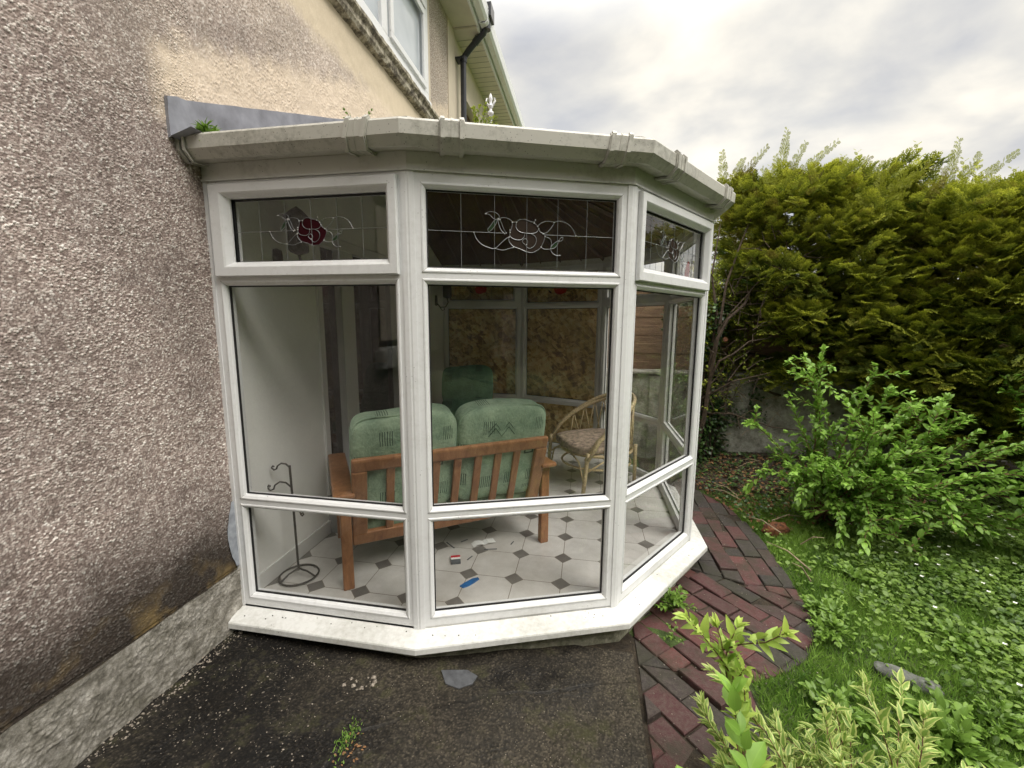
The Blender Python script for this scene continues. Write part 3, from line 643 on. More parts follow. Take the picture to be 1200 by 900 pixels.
ZB, ZT = .088, 2.095
openings_std = [(.156, .607), (.674, 1.657)]
rose_curves = [  # pixel curves of the leading in one top light, turned into pane fractions
    [(325, 232), (350, 220), (385, 228), (402, 250), (390, 268), (370, 262), (350, 240), (330, 232)], [(392, 262), (372, 275), (352, 305), (338, 325), (345, 340), (365, 322), (385, 290), (392, 262)],
    [(395, 268), (400, 300), (415, 335), (432, 352)], [(398, 262), (430, 256), (462, 268), (475, 290), (470, 320), (462, 345)], [(440, 348), (425, 320), (415, 290), (405, 268)],
    [(262, 342), (275, 380), (305, 415), (345, 435), (378, 440), (410, 410), (440, 382), (458, 372)], [(378, 440), (420, 452), (455, 442), (480, 435)],
    [(475, 285), (498, 282), (515, 270), (545, 268), (575, 280), (598, 285), (605, 272)], [(498, 285), (496, 315), (515, 340), (550, 350), (590, 352), (612, 345), (625, 325), (615, 305), (598, 290)],
    [(462, 330), (462, 365), (485, 385), (520, 390), (540, 375), (545, 350)], [(455, 375), (458, 400), (480, 428), (520, 445), (555, 462)], [(545, 350), (575, 352), (605, 370), (612, 400), (598, 430), (570, 442), (548, 420), (532, 400), (548, 382), (562, 400), (556, 420)],
    [(555, 462), (590, 468), (625, 450), (640, 432), (655, 400), (662, 370)], [(625, 325), (635, 345), (655, 355), (662, 370)], [(618, 310), (640, 290), (675, 280), (712, 288), (700, 315), (675, 345), (650, 355)],
    [(712, 288), (745, 280), (790, 295), (820, 325), (842, 370)], [(640, 435), (660, 448), (695, 448), (720, 440), (735, 420), (742, 400), (720, 410), (700, 430), (695, 448)], [(742, 400), (752, 382), (768, 378), (760, 398), (742, 400)], [(662, 372), (690, 385), (700, 410), (695, 448)], [(695, 448), (705, 470), (725, 485), (750, 487)]]
def pane_uv(x, y):
    yt = 88+.067*(x-8); yb = 555+.042*(x-8); return (x-8)/1072., (yb-y)/(yb-yt)
def petal_poly(pts): return pts
rose_fills = [[(470, 290), (520, 268), (600, 290), (628, 330), (660, 372), (640, 432), (600, 462), (555, 462), (480, 428), (455, 375), (462, 330)]]
bud_fills = [[(392, 262), (372, 275), (350, 308), (340, 335), (365, 322), (385, 290)], [(742, 400), (720, 410), (700, 430), (697, 446), (722, 438), (738, 420)]]
def window_panel(i, top, casement):
    a_, t_, n_, L = fax(i); s0, s1 = .020, L-.020; g0, g1 = .072, L-.068
    ops = [(g0, g1, z0, z1) for z0, z1 in openings_std]
    if casement: ops.append((.128 if i == 0 else .10, L-(.094 if i == 0 else .09), 1.757, 2.022))
    else: ops.append((g0, g1, 1.724, 2.035))
    mb = MB(); W = .022
    zs_ = [ZB]+[v for o_ in ops for v in (o_[2]-W, o_[3]+W)]+[ZT]
    for side, off in ((1, 0.0), (-1, -.066)):
        for k in range(len(zs_)-1):
            za, zb_ = zs_[k], zs_[k+1]
            if k % 2 == 0: cells = [(s0, s1)]
            else:
                o_ = ops[k//2]; cells = [(s0, o_[0]-W), (o_[1]+W, s1)]
            for ca, cb in cells: mb.quad(FP(i, ca, za, off), FP(i, cb, za, off), FP(i, cb, zb_, off), FP(i, ca, zb_, off))
    for ca, cb, za, zb_ in ((s0, s0, ZB, ZT), (s1, s1, ZB, ZT), (s0, s1, ZB, ZB), (s0, s1, ZT, ZT)):
        mb.quad(FP(i, ca, za, 0), FP(i, cb, zb_ if ca == cb else za, 0), FP(i, cb, zb_ if ca == cb else za, -.066), FP(i, ca, za, -.066))
    def ring(prof, o_, mbx):
        sA, sB, zA, zB_ = o_; m_ = len(prof)
        rect = lambda ins: [(sA+ins, zA+ins), (sB-ins, zA+ins), (sB-ins, zB_-ins), (sA+ins, zB_-ins)]
        b = len(mbx.v)
        for ins, off in prof: mbx.v += [tuple(FP(i, s, z, off)) for s, z in rect(ins)]
        for q in range(m_-1):
            for j in range(4): mbx.f.append((b+q*4+j, b+q*4+(j+1) % 4, b+(q+1)*4+(j+1) % 4, b+(q+1)*4+j)); mbx.mi.append(mbx.cur)
    for o_ in ops:
        ring([(-W, 0), (-.0195, .003), (-.014, .0035), (-.004, -.004), (0, -.012), (0, -.034)], o_, mb)
        ring([(0, -.034), (0, -.052), (-W, -.066)], o_, mb)
    fr = mb.build('window_panel', 'pvc' if i < 3 else 'pvc_plain', cons)
    gk = MB()
    for o_ in ops: ring([(-.001, -.020), (.0055, -.022), (.0055, -.029)], o_, gk)
    wl = gk; wl.cur = 1                                                  # mitred weld seams of the beads
    for o_ in ops:
        for sx, zx in ((0, 2), (1, 2), (0, 3), (1, 3)):
            ds = -1 if sx == 0 else 1; dz = -1 if zx == 2 else 1; s_, z_ = o_[sx], o_[zx]
            wl.tube([FP(i, s_+ds*.021, z_+dz*.021, .0005), FP(i, s_+ds*.0195, z_+dz*.0195, .003), FP(i, s_+ds*.014, z_+dz*.014, .0035), FP(i, s_+ds*.004, z_+dz*.004, -.004), FP(i, s_, z_, -.012)], .0009, 4)
    gk.build('gasket', ('gasket', 'seam'), fr)
    if casement:
        sh = MB(); so = (.046, L-.040, 1.694, 2.080)
        in_ = ops[2]; d = (in_[0]-so[0])
        # sash ring: outer rectangle so -> inner rectangle in_
        def rr(f_, off):
            lo = [so[0]+(in_[0]-so[0])*f_, so[1]+(in_[1]-so[1])*f_, so[2]+(in_[2]-so[2])*f_, so[3]+(in_[3]-so[3])*f_]
            return [tuple(FP(i, s, z, off)) for s, z in ((lo[0], lo[2]), (lo[1], lo[2]), (lo[1], lo[3]), (lo[0], lo[3]))]
        pr = [(0, .002), (0, .018), (.05, .023), (.62, .023), (.72, .019), (1.0, -.004), (1.0, -.030)]
        for f_, off in pr: sh.v += rr(f_, off)
        for q in range(len(pr)-1):
            for j in range(4): sh.f.append((q*4+j, q*4+(j+1) % 4, (q+1)*4+(j+1) % 4, (q+1)*4+j)); sh.mi.append(0)
        sh.build('sash', 'pvc' if i < 3 else 'pvc_plain', fr)
    for o_ in ops:
        gl = MB(); gl.quad(FP(i, o_[0]-.004, o_[2]-.004, -.027), FP(i, o_[1]+.004, o_[2]-.004, -.027), FP(i, o_[1]+.004, o_[3]+.004, -.027), FP(i, o_[0]-.004, o_[3]+.004, -.027)); gl.build('glass_pane', 'glass', fr)
    # leading in the top light
    o_ = ops[2]; w_, h_ = o_[1]-o_[0], o_[3]-o_[2]
    ld = MB(); off = -.0235; rr_ = .0011
    if i == 3 or i == 4: flip = True
    def pt(u, v, dz=0): return FP(i, o_[0]+u*w_, o_[2]+v*h_, off+dz)
    for u in (.172, .343, .512, .678, .838): ld.tube([pt(u, 0), pt(u, 1)], rr_, 5)
    ld.tube([pt(0, .49), pt(.39, .49)], rr_, 5); ld.tube([pt(.61, .49), pt(1, .49)], rr_, 5)
    for c_ in rose_curves:
        pts = [Vector(pane_uv(*q)) for q in c_]; sm = []
        for k in range(len(pts)-1):                       # catmull-rom
            p0, p1, p2, p3 = pts[max(k-1, 0)], pts[k], pts[k+1], pts[min(k+2, len(pts)-1)]
            for s_ in range(4):
                x = s_/4; sm.append(.5*((2*p1)+(p2-p0)*x+(2*p0-5*p1+4*p2-p3)*x*x+(3*p1-p0-3*p2+p3)*x**3))
        sm.append(pts[-1]); ld.tube([pt(q.x, q.y, .001) for q in sm], .0013 if i != 0 else .0011, 5)
    so_ = ld; so_.cur = 1
    for c_ in rose_curves:
        for q in (c_[0], c_[-1]):
            u, v = pane_uv(*q); c0 = pt(u, v, .002); so_.lathe([(0, -.003), (.0026, -.0015), (.0026, .0015), (0, .003)], c0, 6)
    ld.build('leading', ('lead', 'solder') if i < 3 else ('iron', 'iron'), fr)
    for fills, mn in ((rose_fills, 'maroon_glass' if i < 3 else 'red_glass'), (bud_fills, 'green_glass' if i < 3 else 'maroon_glass')):
        if i in (1, 2) and mn == 'maroon_glass': mn = 'unlit_rose'  # roses against the dark ceiling: unlit look painted as a darker tint
        for fl in fills:
            pm = MB(); pts = [pt(*pane_uv(*q), -.0015) for q in fl]; pm.add(pts, [tuple(range(len(pts)))]); pm.build('stained_glass', mn, fr)
    return fr
for i in range(NF): window_panel(i, True, i in (0, 2, 4, 6))
# corner posts
for k in range(1, 7):
    mb = MB(); _, t1, n1_, L1 = fax(k-1); _, t2, n2_, _ = fax(k); q = P[k]; h = (n1_+n2_).normalized()
    def oo(pl, off): return pl+Vector((0, 0))
    a1 = q-t1*.026+n1_*.0045; a2 = q+t2*.026+n2_*.0045; mid = q+h*(.0045/h.dot(n1_)); g1 = q-t1*.026-n1_*.06; g2 = q+t2*.026-n2_*.06
    ring_ = [g1, a1, q-t1*.006+n1_*.0045, mid-h*.0025, q+t2*.006+n2_*.0045, a2, g2]
    mb.prism([(v.x, v.y) for v in ring_], ZB, ZT); mb.build('corner_post', 'pvc' if k < 4 else 'pvc_plain', cons)
mb = MB(); mb.box(-.01, .022, 1.614, 1.69, ZB, ZT+.1); mb.box(-.01, .03, 1.67, 1.70, ZB, ZT); mb.build('wall_post', 'pvc', cons, bevel=.003) if False else None
# trim between panel and wall
mb = MB(); mb.box(.0, .024, 1.677, 1.745, ZB, ZT+.01); mb.build('wall_post', 'pvc', cons)
# fascia ring above the windows
def ringwall(rings, name, m, parent, closed_prof=False):
    mb = MB(); n = len(rings[0][0])
    for r_, z in rings: mb.v += [(q.x, q.y, z) for q in r_]
    R_ = len(rings)
    for i in range(R_ if closed_prof else R_-1):
        for k in range(n-1): mb.f.append((i*n+k, i*n+k+1, ((i+1) % R_)*n+k+1, ((i+1) % R_)*n+k)); mb.mi.append(0)
    mb.f.append(tuple(i*n for i in range(R_))); mb.f.append(tuple(i*n+n-1 for i in range(R_))); mb.mi += [0, 0]
    return mb.build(name, m, parent)
ringwall([(offpoly(-.07), 2.096), (offpoly(.010), 2.096), (offpoly(.010), 2.104), (offpoly(.004), 2.106), (offpoly(.004), 2.20), (offpoly(-.07), 2.20)], 'fascia', 'fascia', cons, True)
# gutter: square-line profile
GZ = 2.245
gut = ringwall([(offpoly(.006), GZ), (offpoly(.006), 2.168), (offpoly(.072), 2.160), (offpoly(.103), 2.192), (offpoly(.106), 2.240), (offpoly(.098), 2.250), (offpoly(.092), 2.243), (offpoly(.098), 2.196), (offpoly(.070), 2.168), (offpoly(.010), 2.176), (offpoly(.010), GZ)], 'gutter', 'pvc_dirty', cons)
# gutter unions and brackets: U-shaped straps wrapping the profile
prof_u = [(.000, 2.160), (.073, 2.152), (.110, 2.188), (.113, 2.244), (.100, 2.257), (.088, 2.252)]
def strap(i, s, wd, grow=.0, m='pvc_dirty', name='gutter_bracket', skew=0):
    mb = MB(); pr = [(a+grow*(1 if a > .05 else 0), b-(grow if b < 2.2 else -grow)) for a, b in prof_u]
    for ss in (s, s+wd):
        mb.v += [tuple(FP(i, ss+skew*(b-2.2), b, a)) for a, b in pr]; mb.v += [tuple(FP(i, ss+skew*(b-2.2), b+(.004 if b < 2.2 else -.004), a-.006)) for a, b in pr]
    n_ = len(pr)
    for j in range(n_-1): mb.f.append((j, j+1, 2*n_+j+1, 2*n_+j)); mb.f.append((j, n_+j, n_+j+1, j+1)); mb.f.append((2*n_+j, 2*n_+j+1, 3*n_+j+1, 3*n_+j)); mb.mi += [0]*3
    mb.build(name, m, cons)
def union(i, s, skew=0):
    strap(i, s, .095, 0, skew=skew); strap(i, s+.004, .016, .005, skew=skew); strap(i, s+.076, .016, .005, skew=skew); strap(i, s+.044, .004, .002, skew=skew)
union(0, .74, .25); union(1, .13); union(1, .80, .15); union(2, .17); union(2, .80)
strap(0, .0, .022, .003); strap(0, .04, .008, .005)
# wall-end stop of the gutter
# roof
apex = Vector((.93, 3.2565, 2.80)); ridge = Vector((0, 3.2565, 2.80))
ev = offpoly(.05); zE = 2.215
def roofmesh(dz, name, m, flip=False, parent=cons, thick=.02):
    mb = MB(); E_ = [Vector((q.x, q.y, zE+dz)) for q in ev]; A = apex+Vector((0, 0, dz)); B = ridge+Vector((0, 0, dz))
    mb.quad(E_[0], E_[1], A, B)
    for k in range(1, 6): mb.add([E_[k], E_[k+1], A], [(0, 1, 2)])
    mb.quad(E_[6], E_[7], B, A)
    return mb.build(name, m, parent)
rf = roofmesh(.03, 'roof', 'roof'); 
mb = MB()
for k in range(1, 7):
    q = ev[k]; a = Vector((q.x, q.y, zE+.035)); d = (apex-a); a2 = a+d*.0
    side = Vector((-d.y, d.x, 0)).normalized()*.028
    b_ = apex+Vector((0, 0, .035)); up = Vector((0, 0, .022))
    mb.add([a-side, a+side, a+side*.7+up, a-side*.7+up, b_-side, b_+side, b_+side*.7+up, b_-side*.7+up], [(0, 1, 2, 3), (4, 7, 6, 5), (0, 4, 5, 1), (1, 5, 6, 2), (2, 6, 7, 3), (3, 7, 4, 0)])
mb.box(-.0, .95, 3.2565-.04, 3.2565+.04, 2.83, 2.865); mb.build('hip_cap', 'pvc_dirty', rf)
fn = MB(); fn.lathe([(.03, 2.84), (.018, 2.87), (.012, 2.90), (.012, 3.00), (.022, 3.005), (.022, 3.02), (.012, 3.025), (.010, 3.045), (.020, 3.055), (.020, 3.065), (.008, 3.075), (.012, 3.095), (.016, 3.11), (.010, 3.13), (0, 3.15)], (.93, 3.2565, 0), 12)
for s_ in (-1, 1):
    fn.tube([(.93, 3.2565, 3.062), (.93+s_*.022, 3.2565, 3.072), (.93+s_*.034, 3.2565, 3.095), (.93+s_*.028, 3.2565, 3.115), (.93+s_*.038, 3.2565, 3.108)], [.008, .008, .007, .005, .003], 6)
fn.build('finial', 'pvc', rf, smooth=True)
# ceiling boards, under the roof
mb = MB(); cv = offpoly(-.03); zc_ = 2.13; A = apex+Vector((0, 0, -.06)); B = ridge+Vector((0, 0, -.06)); E_ = [Vector((q.x, q.y, zc_)) for q in cv]
mb.quad(E_[0], E_[1], A, B)
for k in range(1, 6): mb.add([E_[k], E_[k+1], A], [(0, 1, 2)])
mb.quad(E_[6], E_[7], B, A); cl = mb.build('ceiling', 'dark_wood', cons)
mb = MB()
for k in range(1, 7):
    a = E_[k]-Vector((0, 0, .012)); b_ = A-Vector((0, 0, .012)); mb.tube([a, b_], .02, 4)
for k in range(7):
    for f_ in (.25, .5, .75):
        a = E_[k].lerp(E_[k+1], f_)-Vector((0, 0, .01)); tgt = A.lerp(B, 0) if 0 < k < 6 else (B.lerp(A, f_) if k == 0 else A.lerp(B, f_)); mb.tube([a, a.lerp(tgt, .97)-Vector((0, 0, .004))], .008, 4)
mb.build('rafter', 'dark_wood', cl)
# lead flashing on the wall along the roof
mb = MB(); ysf = np.linspace(1.535, 3.2565, 40)
top_, bot_ = [], []
for k, y in enumerate(ysf):
    zt = 2.365+.375*(y-1.543)+random.uniform(-.002, .002)+(.012*math.exp(-((y-1.56)/.05)**2))
    zb_ = max(2.225, 2.215+.37*(y-1.63))
    top_.append((.022+random.uniform(0, .004), y, zt)); bot_.append((.020, y, zb_))
n_ = len(ysf); mb.add(top_+bot_, [(k, k+1, n_+k+1, n_+k) for k in range(n_-1)])
mb.add(bot_+[(.12, y, zb_+.028) for (_, y, zb_) in bot_], [(k, k+1, n_+k+1, n_+k) for k in range(n_-1)])
mb.add([(.004, y, z+.003) for (_, y, z) in top_]+top_, [(k, k+1, n_+k+1, n_+k) for k in range(n_-1)])
mb.add([(.004, 1.535, 2.22), (.004, 1.535, 2.372), (.023, 1.535, 2.372), (.023, 1.535, 2.22)], [(0, 1, 2, 3)])
mb.build('flashing', 'leadsheet', cons, smooth=False)
# mortar repair beside the frame and white bead
mb = MB(); pts = []
for k in range(12):
    z = .31+k*.03; wdt = .045*math.sin(math.pi*(k+.8)/12.5)+.006*random.random(); pts.append((.013, 1.676-wdt, z)); 
mb.add(pts+[(.015, 1.679, p_[2]) for p_ in pts], [(k, k+1, 12+k+1, 12+k) for k in range(11)]); mb.build('mortar_patch', 'mortar', house)

# inner face of the house wall
iw = thing('inner_wall', 'plain white painted wall inside the conservatory, left of the glazed doors', 'wall', (0, 1.75, .1))
def inner(y0, y1, z0, z1, x=.014): 
    mb = MB(); mb.box(-.06, x, y0, y1, z0, z1); return mb
mb = inner(1.70, 2.41, .10, 2.14); mb.box(-.06, .014, 2.41, 4.30, 2.04, 2.14); mb.box(-.06, .014, 4.30, 4.81, .1, 2.14)
mb.add([(.014, 1.71, 2.14), (.014, 4.80, 2.14), (.014, 3.2565, 2.73)], [(0, 1, 2)]); mb.build('plaster', 'white_wall', iw)
sk = MB(); sk.box(.014, .026, 1.75, 2.41, .1, .19); sk.build('skirting', 'pvc_plain', iw, bevel=.003)
gd = thing('glazed_doors', 'white framed glazed doors into the dark house behind the sofa', 'door', (0, 3.3, .1))
mb = MB()
for a, b, c, d in ((2.41, 4.30, .36, .43), (2.41, 4.30, 1.97, 2.04), (2.41, 2.46, .43, 1.97), (2.67, 2.83, .43, 1.97), (3.50, 3.66, .43, 1.97), (4.16, 4.30, .43, 1.97)): mb.box(-.05, .03, a, b, c, d)
mb.build('frame', 'pvc_plain', gd, bevel=.004)
mb = MB(); mb.quad((-.02, 2.41, .36), (-.02, 4.3, .36), (-.02, 4.3, 2.04), (-.02, 2.41, 2.04)); mb.build('pane', 'dark_room_pane', gd)
mb = MB(); mb.box(-.03, .10, 2.41, 4.30, .10, .355); mb.build('threshold', 'step', gd, bevel=.006)

# ================================================================ boards outside far panels
for i, (s0, s1, z0, z1), lab in ((5, (-.01, 1.02, -.05, 2.14), 'chipboard sheet covering the far right panel from outside, behind the rattan chair'), (6, (-.03, .97, -.05, 2.14), 'darker chipboard sheet covering the far left panel, behind the armchair')):
    mb = MB(); c8 = [FP(i, s, z, o_) for o_ in (.03, .045) for s, z in ((s0, z0), (s1, z0), (s1, z1), (s0, z1))]
    mb.add(c8, [(0, 1, 2, 3), (7, 6, 5, 4), (0, 4, 5, 1), (1, 5, 6, 2), (2, 6, 7, 3), (3, 7, 4, 0)])
    o = mb.build('chipboard_sheet', 'osb'); tag(o, lab, 'board', 'chipboard sheets over the far windows')

# ================================================================ FURNITURE
def superbox(w_, d_, h_, e1=.35, nseg=22, puff=0.0, wr=.004, seed=0, crease=None):
    """rounded cushion centred on origin; returns MB"""
    mb = MB(); vs = []; nu, nv = nseg*2, nseg
    def sg(v, e_): return math.copysign(abs(v)**e_, v)
    for a in range(nv+1):
        ph = -math.pi/2+math.pi*a/nv
        for b in range(nu):
            th = 2*math.pi*b/nu
            x = sg(math.cos(ph), e1)*sg(math.cos(th), e1); y = sg(math.cos(ph), e1)*sg(math.sin(th), e1); z = sg(math.sin(ph), e1)
            k = 1+wr*8*math.sin(x*9+seed)*math.sin(z*7+seed*2)*.3
            yy_ = y*d_/2*(1+puff*(1-min(1, abs(x)**2.2))*(1-min(1, abs(z)**2.2)))*k
            vs.append((x*w_/2, yy_, z*h_/2+ .01*math.sin(x*3.1+seed)))
    mb.v = vs
    for a in range(nv):
        for b in range(nu): mb.f.append((a*nu+b, a*nu+(b+1) % nu, (a+1)*nu+(b+1) % nu, (a+1)*nu+b)); mb.mi.append(0)
    return mb
def place_local(o, mtx): o.matrix_parent_inverse = Matrix.Identity(4); o.matrix_basis = mtx
FL = .10
# sofa. local: x along back (0..W), y forward (away from the viewer), z up from floor
def sofa():
    A = Vector((.470, 1.862, FL)); t_ = Vector((.82023, .57203, 0)); ang = math.atan2(t_.y, t_.x)
    root = thing('sofa', 'two seater teak framed sofa with green patterned cushions, its slatted back to the window', 'sofa', A, ang)
    W = 1.20
    def part(mb, name, m, bevel=.006, smooth=False, parent=root, mt=Matrix.Identity(4)):
        o_ = mb.build(name, m, None, smooth, bevel); o_.parent = parent; o_.matrix_basis = mt; return o_
    for x in (-.015, W-.04):
        mb = MB(); mb.box(x, x+.055, .0, .045, 0, .52); part(mb, 'leg', 'teak'); mb = MB(); mb.box(x, x+.055, .60, .645, 0, .52); part(mb, 'leg', 'teak')
        mb = MB(); mb.box(x-.03, x+.075, -.055, .70, .52, .548); part(mb, 'armrest', 'teak', .01)
        mb = MB(); mb.box(x+.01, x+.045, .05, .60, .20, .27); part(mb, 'side_rail', 'teak')
    # back frame, reclined towards the viewer: rail at y=-.10 z .72, foot at y=.10 z .22
    rec = Matrix.Translation((0, .075, .215)) @ Matrix.Rotation(R(17.5), 4, 'X')
    H_ = .545
    mb = MB(); mb.box(.045, W-.052, -.016, .016, H_-.075, H_); part(mb, 'back_rail', 'teak', .012, mt=rec)
    mb = MB(); mb.box(.045, W-.052, -.016, .016, .0, .075); part(mb, 'back_rail', 'teak', .006, mt=rec)
    for x in (.045, W-.127): mb = MB(); mb.box(x, x+.075, -.0165, .0165, .074, H_-.074); part(mb, 'back_stile', 'teak', .006, mt=rec)
    for k in range(7):
        x = .235+k*(W-.47)/6.0*.985-.02; mb = MB(); mb.box(x, x+.042, -.010, .010, .07, H_-.07); part(mb, 'slat', 'teak', .004, mt=rec)
    mb = MB(); mb.box(.05, W-.06, .60, .635, .18, .27); part(mb, 'front_rail', 'teak')
    for k in range(2):
        xc = .325+k*.555
        mb = superbox(.55, .17, .60, .30, puff=.18, seed=k*2.1); o_ = part(mb, 'back_cushion', 'velour', 0, True, mt=rec @ Matrix.Translation((xc, .105, .425)) @ Matrix.Rotation(R(-4), 4, 'X'))
        pg = MB(); pts = []
        for j in range(60):
            th = 2*math.pi*j/60; sgn = lambda v, e_: math.copysign(abs(v)**e_, v); pts.append((.273*sgn(math.cos(th), .30), -.045, .298*sgn(math.sin(th), .30)))
        pg.tube(pts, .0045, 6, True); pp = pg.build('piping', 'velour', None, True); pp.parent = o_
        if k == 1:
            em = MB()
            for dz in (0, -.028):
                zp = [(-.13, .15), (-.09, .20), (-.05, .145), (-.01, .20), (.03, .15)]
                em.tube([(x_+.02, -.0935-.003*abs(dz)*30, z_+dz+.02) for x_, z_ in zp], .0022, 5)
            ee = em.build('embroidery', 'ink', None); ee.parent = o_
        mb = superbox(.54, .58, .15, .38, seed=k+5); part(mb, 'seat_cushion', 'velour', 0, True, mt=Matrix.Translation((xc, .36, .335)) @ Matrix.Rotation(R(5), 4, 'X'))
    return root
sofa()
# armchair, far corner, facing the viewer
def armchair():
    root = thing('armchair', 'teak armchair with deep green cushions in the far left corner', 'armchair', (.50, 4.02, FL), R(192))
    def part(mb, name, m, bevel=.006, smooth=False, mt=Matrix.Identity(4)):
        o_ = mb.build(name, m, None, smooth, bevel); o_.parent = root; o_.matrix_basis = mt; return o_
    for s_ in (-1, 1):
        for y in (-.25, .27): mb = MB(); mb.box(s_*.30-.025, s_*.30+.025, y-.02, y+.02, 0, .44); part(mb, 'leg', 'teak')
        mb = MB(); prv = [(y_, .455+.035*math.sin((y_+.35)/.75*math.pi)) for y_ in np.linspace(-.34, .36, 10)]
        vs_ = []
        for y_, z_ in prv: vs_ += [(s_*.30-.042, y_, z_), (s_*.30+.042, y_, z_), (s_*.30+.042, y_, z_+.026), (s_*.30-.042, y_, z_+.026)]
        fs_ = [(k*4+j, k*4+(j+1) % 4, (k+1)*4+(j+1) % 4, (k+1)*4+j) for k in range(9) for j in range(4)]+[(0, 1, 2, 3), (39, 38, 37, 36)]
        mb.add(vs_, fs_); part(mb, 'armrest', 'teak', .004)
    rec = Matrix.Translation((0, -.20, .22)) @ Matrix.Rotation(R(16), 4, 'X')
    mb = MB(); mb.box(-.27, .27, -.03, -.01, 0, .56); part(mb, 'back_frame', 'teak', mt=rec)
    mb = superbox(.54, .13, .42, .40, puff=.2, seed=3); part(mb, 'back_cushion', 'velour_dark', 0, True, rec @ Matrix.Translation((0, .075, .52)))
    mb = superbox(.53, .12, .36, .42, puff=.25, seed=8); part(mb, 'lumbar_cushion', 'velour_dark', 0, True, rec @ Matrix.Translation((0, .085, .24)))
    mb = superbox(.53, .54, .15, .4, seed=4); part(mb, 'seat_cushion', 'velour_dark', 0, True, Matrix.Translation((0, .06, .34)))
    mb = MB(); mb.box(-.28, .28, .24, .28, .18, .27); part(mb, 'front_rail', 'teak')
armchair()
# rattan tub chair
def rattan():
    ang = math.atan2(.85, -.52)           # local +y forward direction -> facing (-.85,-.52)
    fwd = Vector((-.85, -.52, 0)); ang = math.atan2(fwd.y, fwd.x)-math.pi/2
    root = thing('rattan_chair', 'round backed rattan cane chair with a mottled cushion beside the right window', 'chair', (1.77, 3.76, FL), ang)
    def part(mb, name, m, smooth=True, mt=Matrix.Identity(4)):
        o_ = mb.build(name, m, None, smooth); o_.parent = root; o_.matrix_basis = mt; return o_
    # legs
    for sx in (-1, 1):
        mb = MB(); mb.tube([(sx*.315, .30, 0), (sx*.325, .285, .20), (sx*.325, .275, .31), (sx*.33, .27, .36)], [.017]*4, 8); part(mb, 'leg', 'cane')
        mb = MB(); mb.tube([(sx*.22, -.28, 0), (sx*.24, -.26, .36)], .016, 8); part(mb, 'leg', 'cane')
    # main loop: up from front legs, over the arms and round the back
    loop = []
    for k in range(33):
        f_ = k/32; th = math.pi*(1.15-f_*1.30)           # -.. around the back
        x = -.335*math.cos(math.pi*f_); 
        y = .28-.62*math.sin(math.pi*f_)**.75; z = .30+.47*math.sin(math.pi*f_)**.48
        loop.append((x*(1+.06*math.sin(math.pi*f_)), y, z))
    for dz, r_ in ((0, .019), (-.045, .014)):
        mb = MB(); mb.tube([(x*(1 if dz == 0 else .97), y+(.0 if dz == 0 else .012), z+dz*math.sin(math.pi*k/32)) for k, (x, y, z) in enumerate(loop)], r_, 8); part(mb, 'back_loop', 'cane')
    seat = [( .31*math.cos(a)*1.0, -.02+.31*math.sin(a), .36) for a in np.linspace(0, 2*math.pi, 32, endpoint=False)]
    seat = [(x, y, .30) for x, y, z in seat]
    mb = MB(); mb.tube(seat, .015, 8, True); part(mb, 'seat_hoop', 'cane')
    mb = MB(); mb.tube([(x*.95, y, .18) for x, y, z in seat[::1]], .010, 6, True); part(mb, 'lower_hoop', 'cane')
    ck = MB()
    for k in range(3, 30, 2):
        x, y, z = loop[k]; a = math.atan2(y+.02, x); bx, by = .31*math.cos(a), -.02+.31*math.sin(a)
        for sgn in (-1, 1):
            a2 = a+sgn*.22; ck.tube([(.31*math.cos(a2), -.02+.31*math.sin(a2), .30), (x, y, z-.01)], .006, 5)
    for sx in (-1, 1):
        ck.tube([(sx*.32, .27, .20), (sx*.33, .10, .28), (sx*.27, -.15, .22)], .008, 6); ck.tube([(sx*.315, .28, .05), (sx*.22, .29, .26), (0, .29, .33)], .008, 6)
    part(ck, 'cane_lattice', 'cane')
    mb = superbox(.58, .58, .10, .55, seed=6); part(mb, 'seat_cushion', 'seat_fabric', mt=Matrix.Translation((0, .02, .355)))
rattan()
# iron candle stand by the wall
st = thing('iron_stand', 'slender black wrought iron stand with curled hooks against the white wall', 'stand', (.14, 1.93, FL))
mb = MB(); mb.tube([(.14, 1.93, .14), (.135, 1.93, .50), (.13, 1.93, .74)], .006, 6); mb.build('stem', 'iron', st)
def curl(c, sx, s_, r_=.0045):
    pts = [(c[0]+sx*s_*x, c[1]-.25*s_*x, c[2]+s_*z) for x, z in ((0, 0), (.25, .25), (.55, .30), (.8, .12), (.88, -.1), (1.05, -.18), (1.2, -.02), (1.12, .12), (1.02, .06))]
    return pts
for c, sx, s_ in (((.13, 1.93, .73), -1, .075), ((.13, 1.93, .62), -1, .10), ((.135, 1.93, .48), 1, .06)):
    mb = MB(); mb.tube(curl(c, sx, s_), .0045, 6); mb.build('hook', 'iron', st)
mb = MB(); mb.tube([(.14+.10*math.cos(a), 1.93+.10*math.sin(a), .112) for a in np.linspace(0, 2*math.pi, 24, endpoint=False)], .005, 6, True)
for a in (0, 2.1, 4.2): mb.tube([(.14, 1.93, .15), (.14+.05*math.cos(a), 1.93+.05*math.sin(a), .14), (.14+.10*math.cos(a), 1.93+.10*math.sin(a), .112)], .005, 6)
mb.build('foot_ring', 'iron', st)
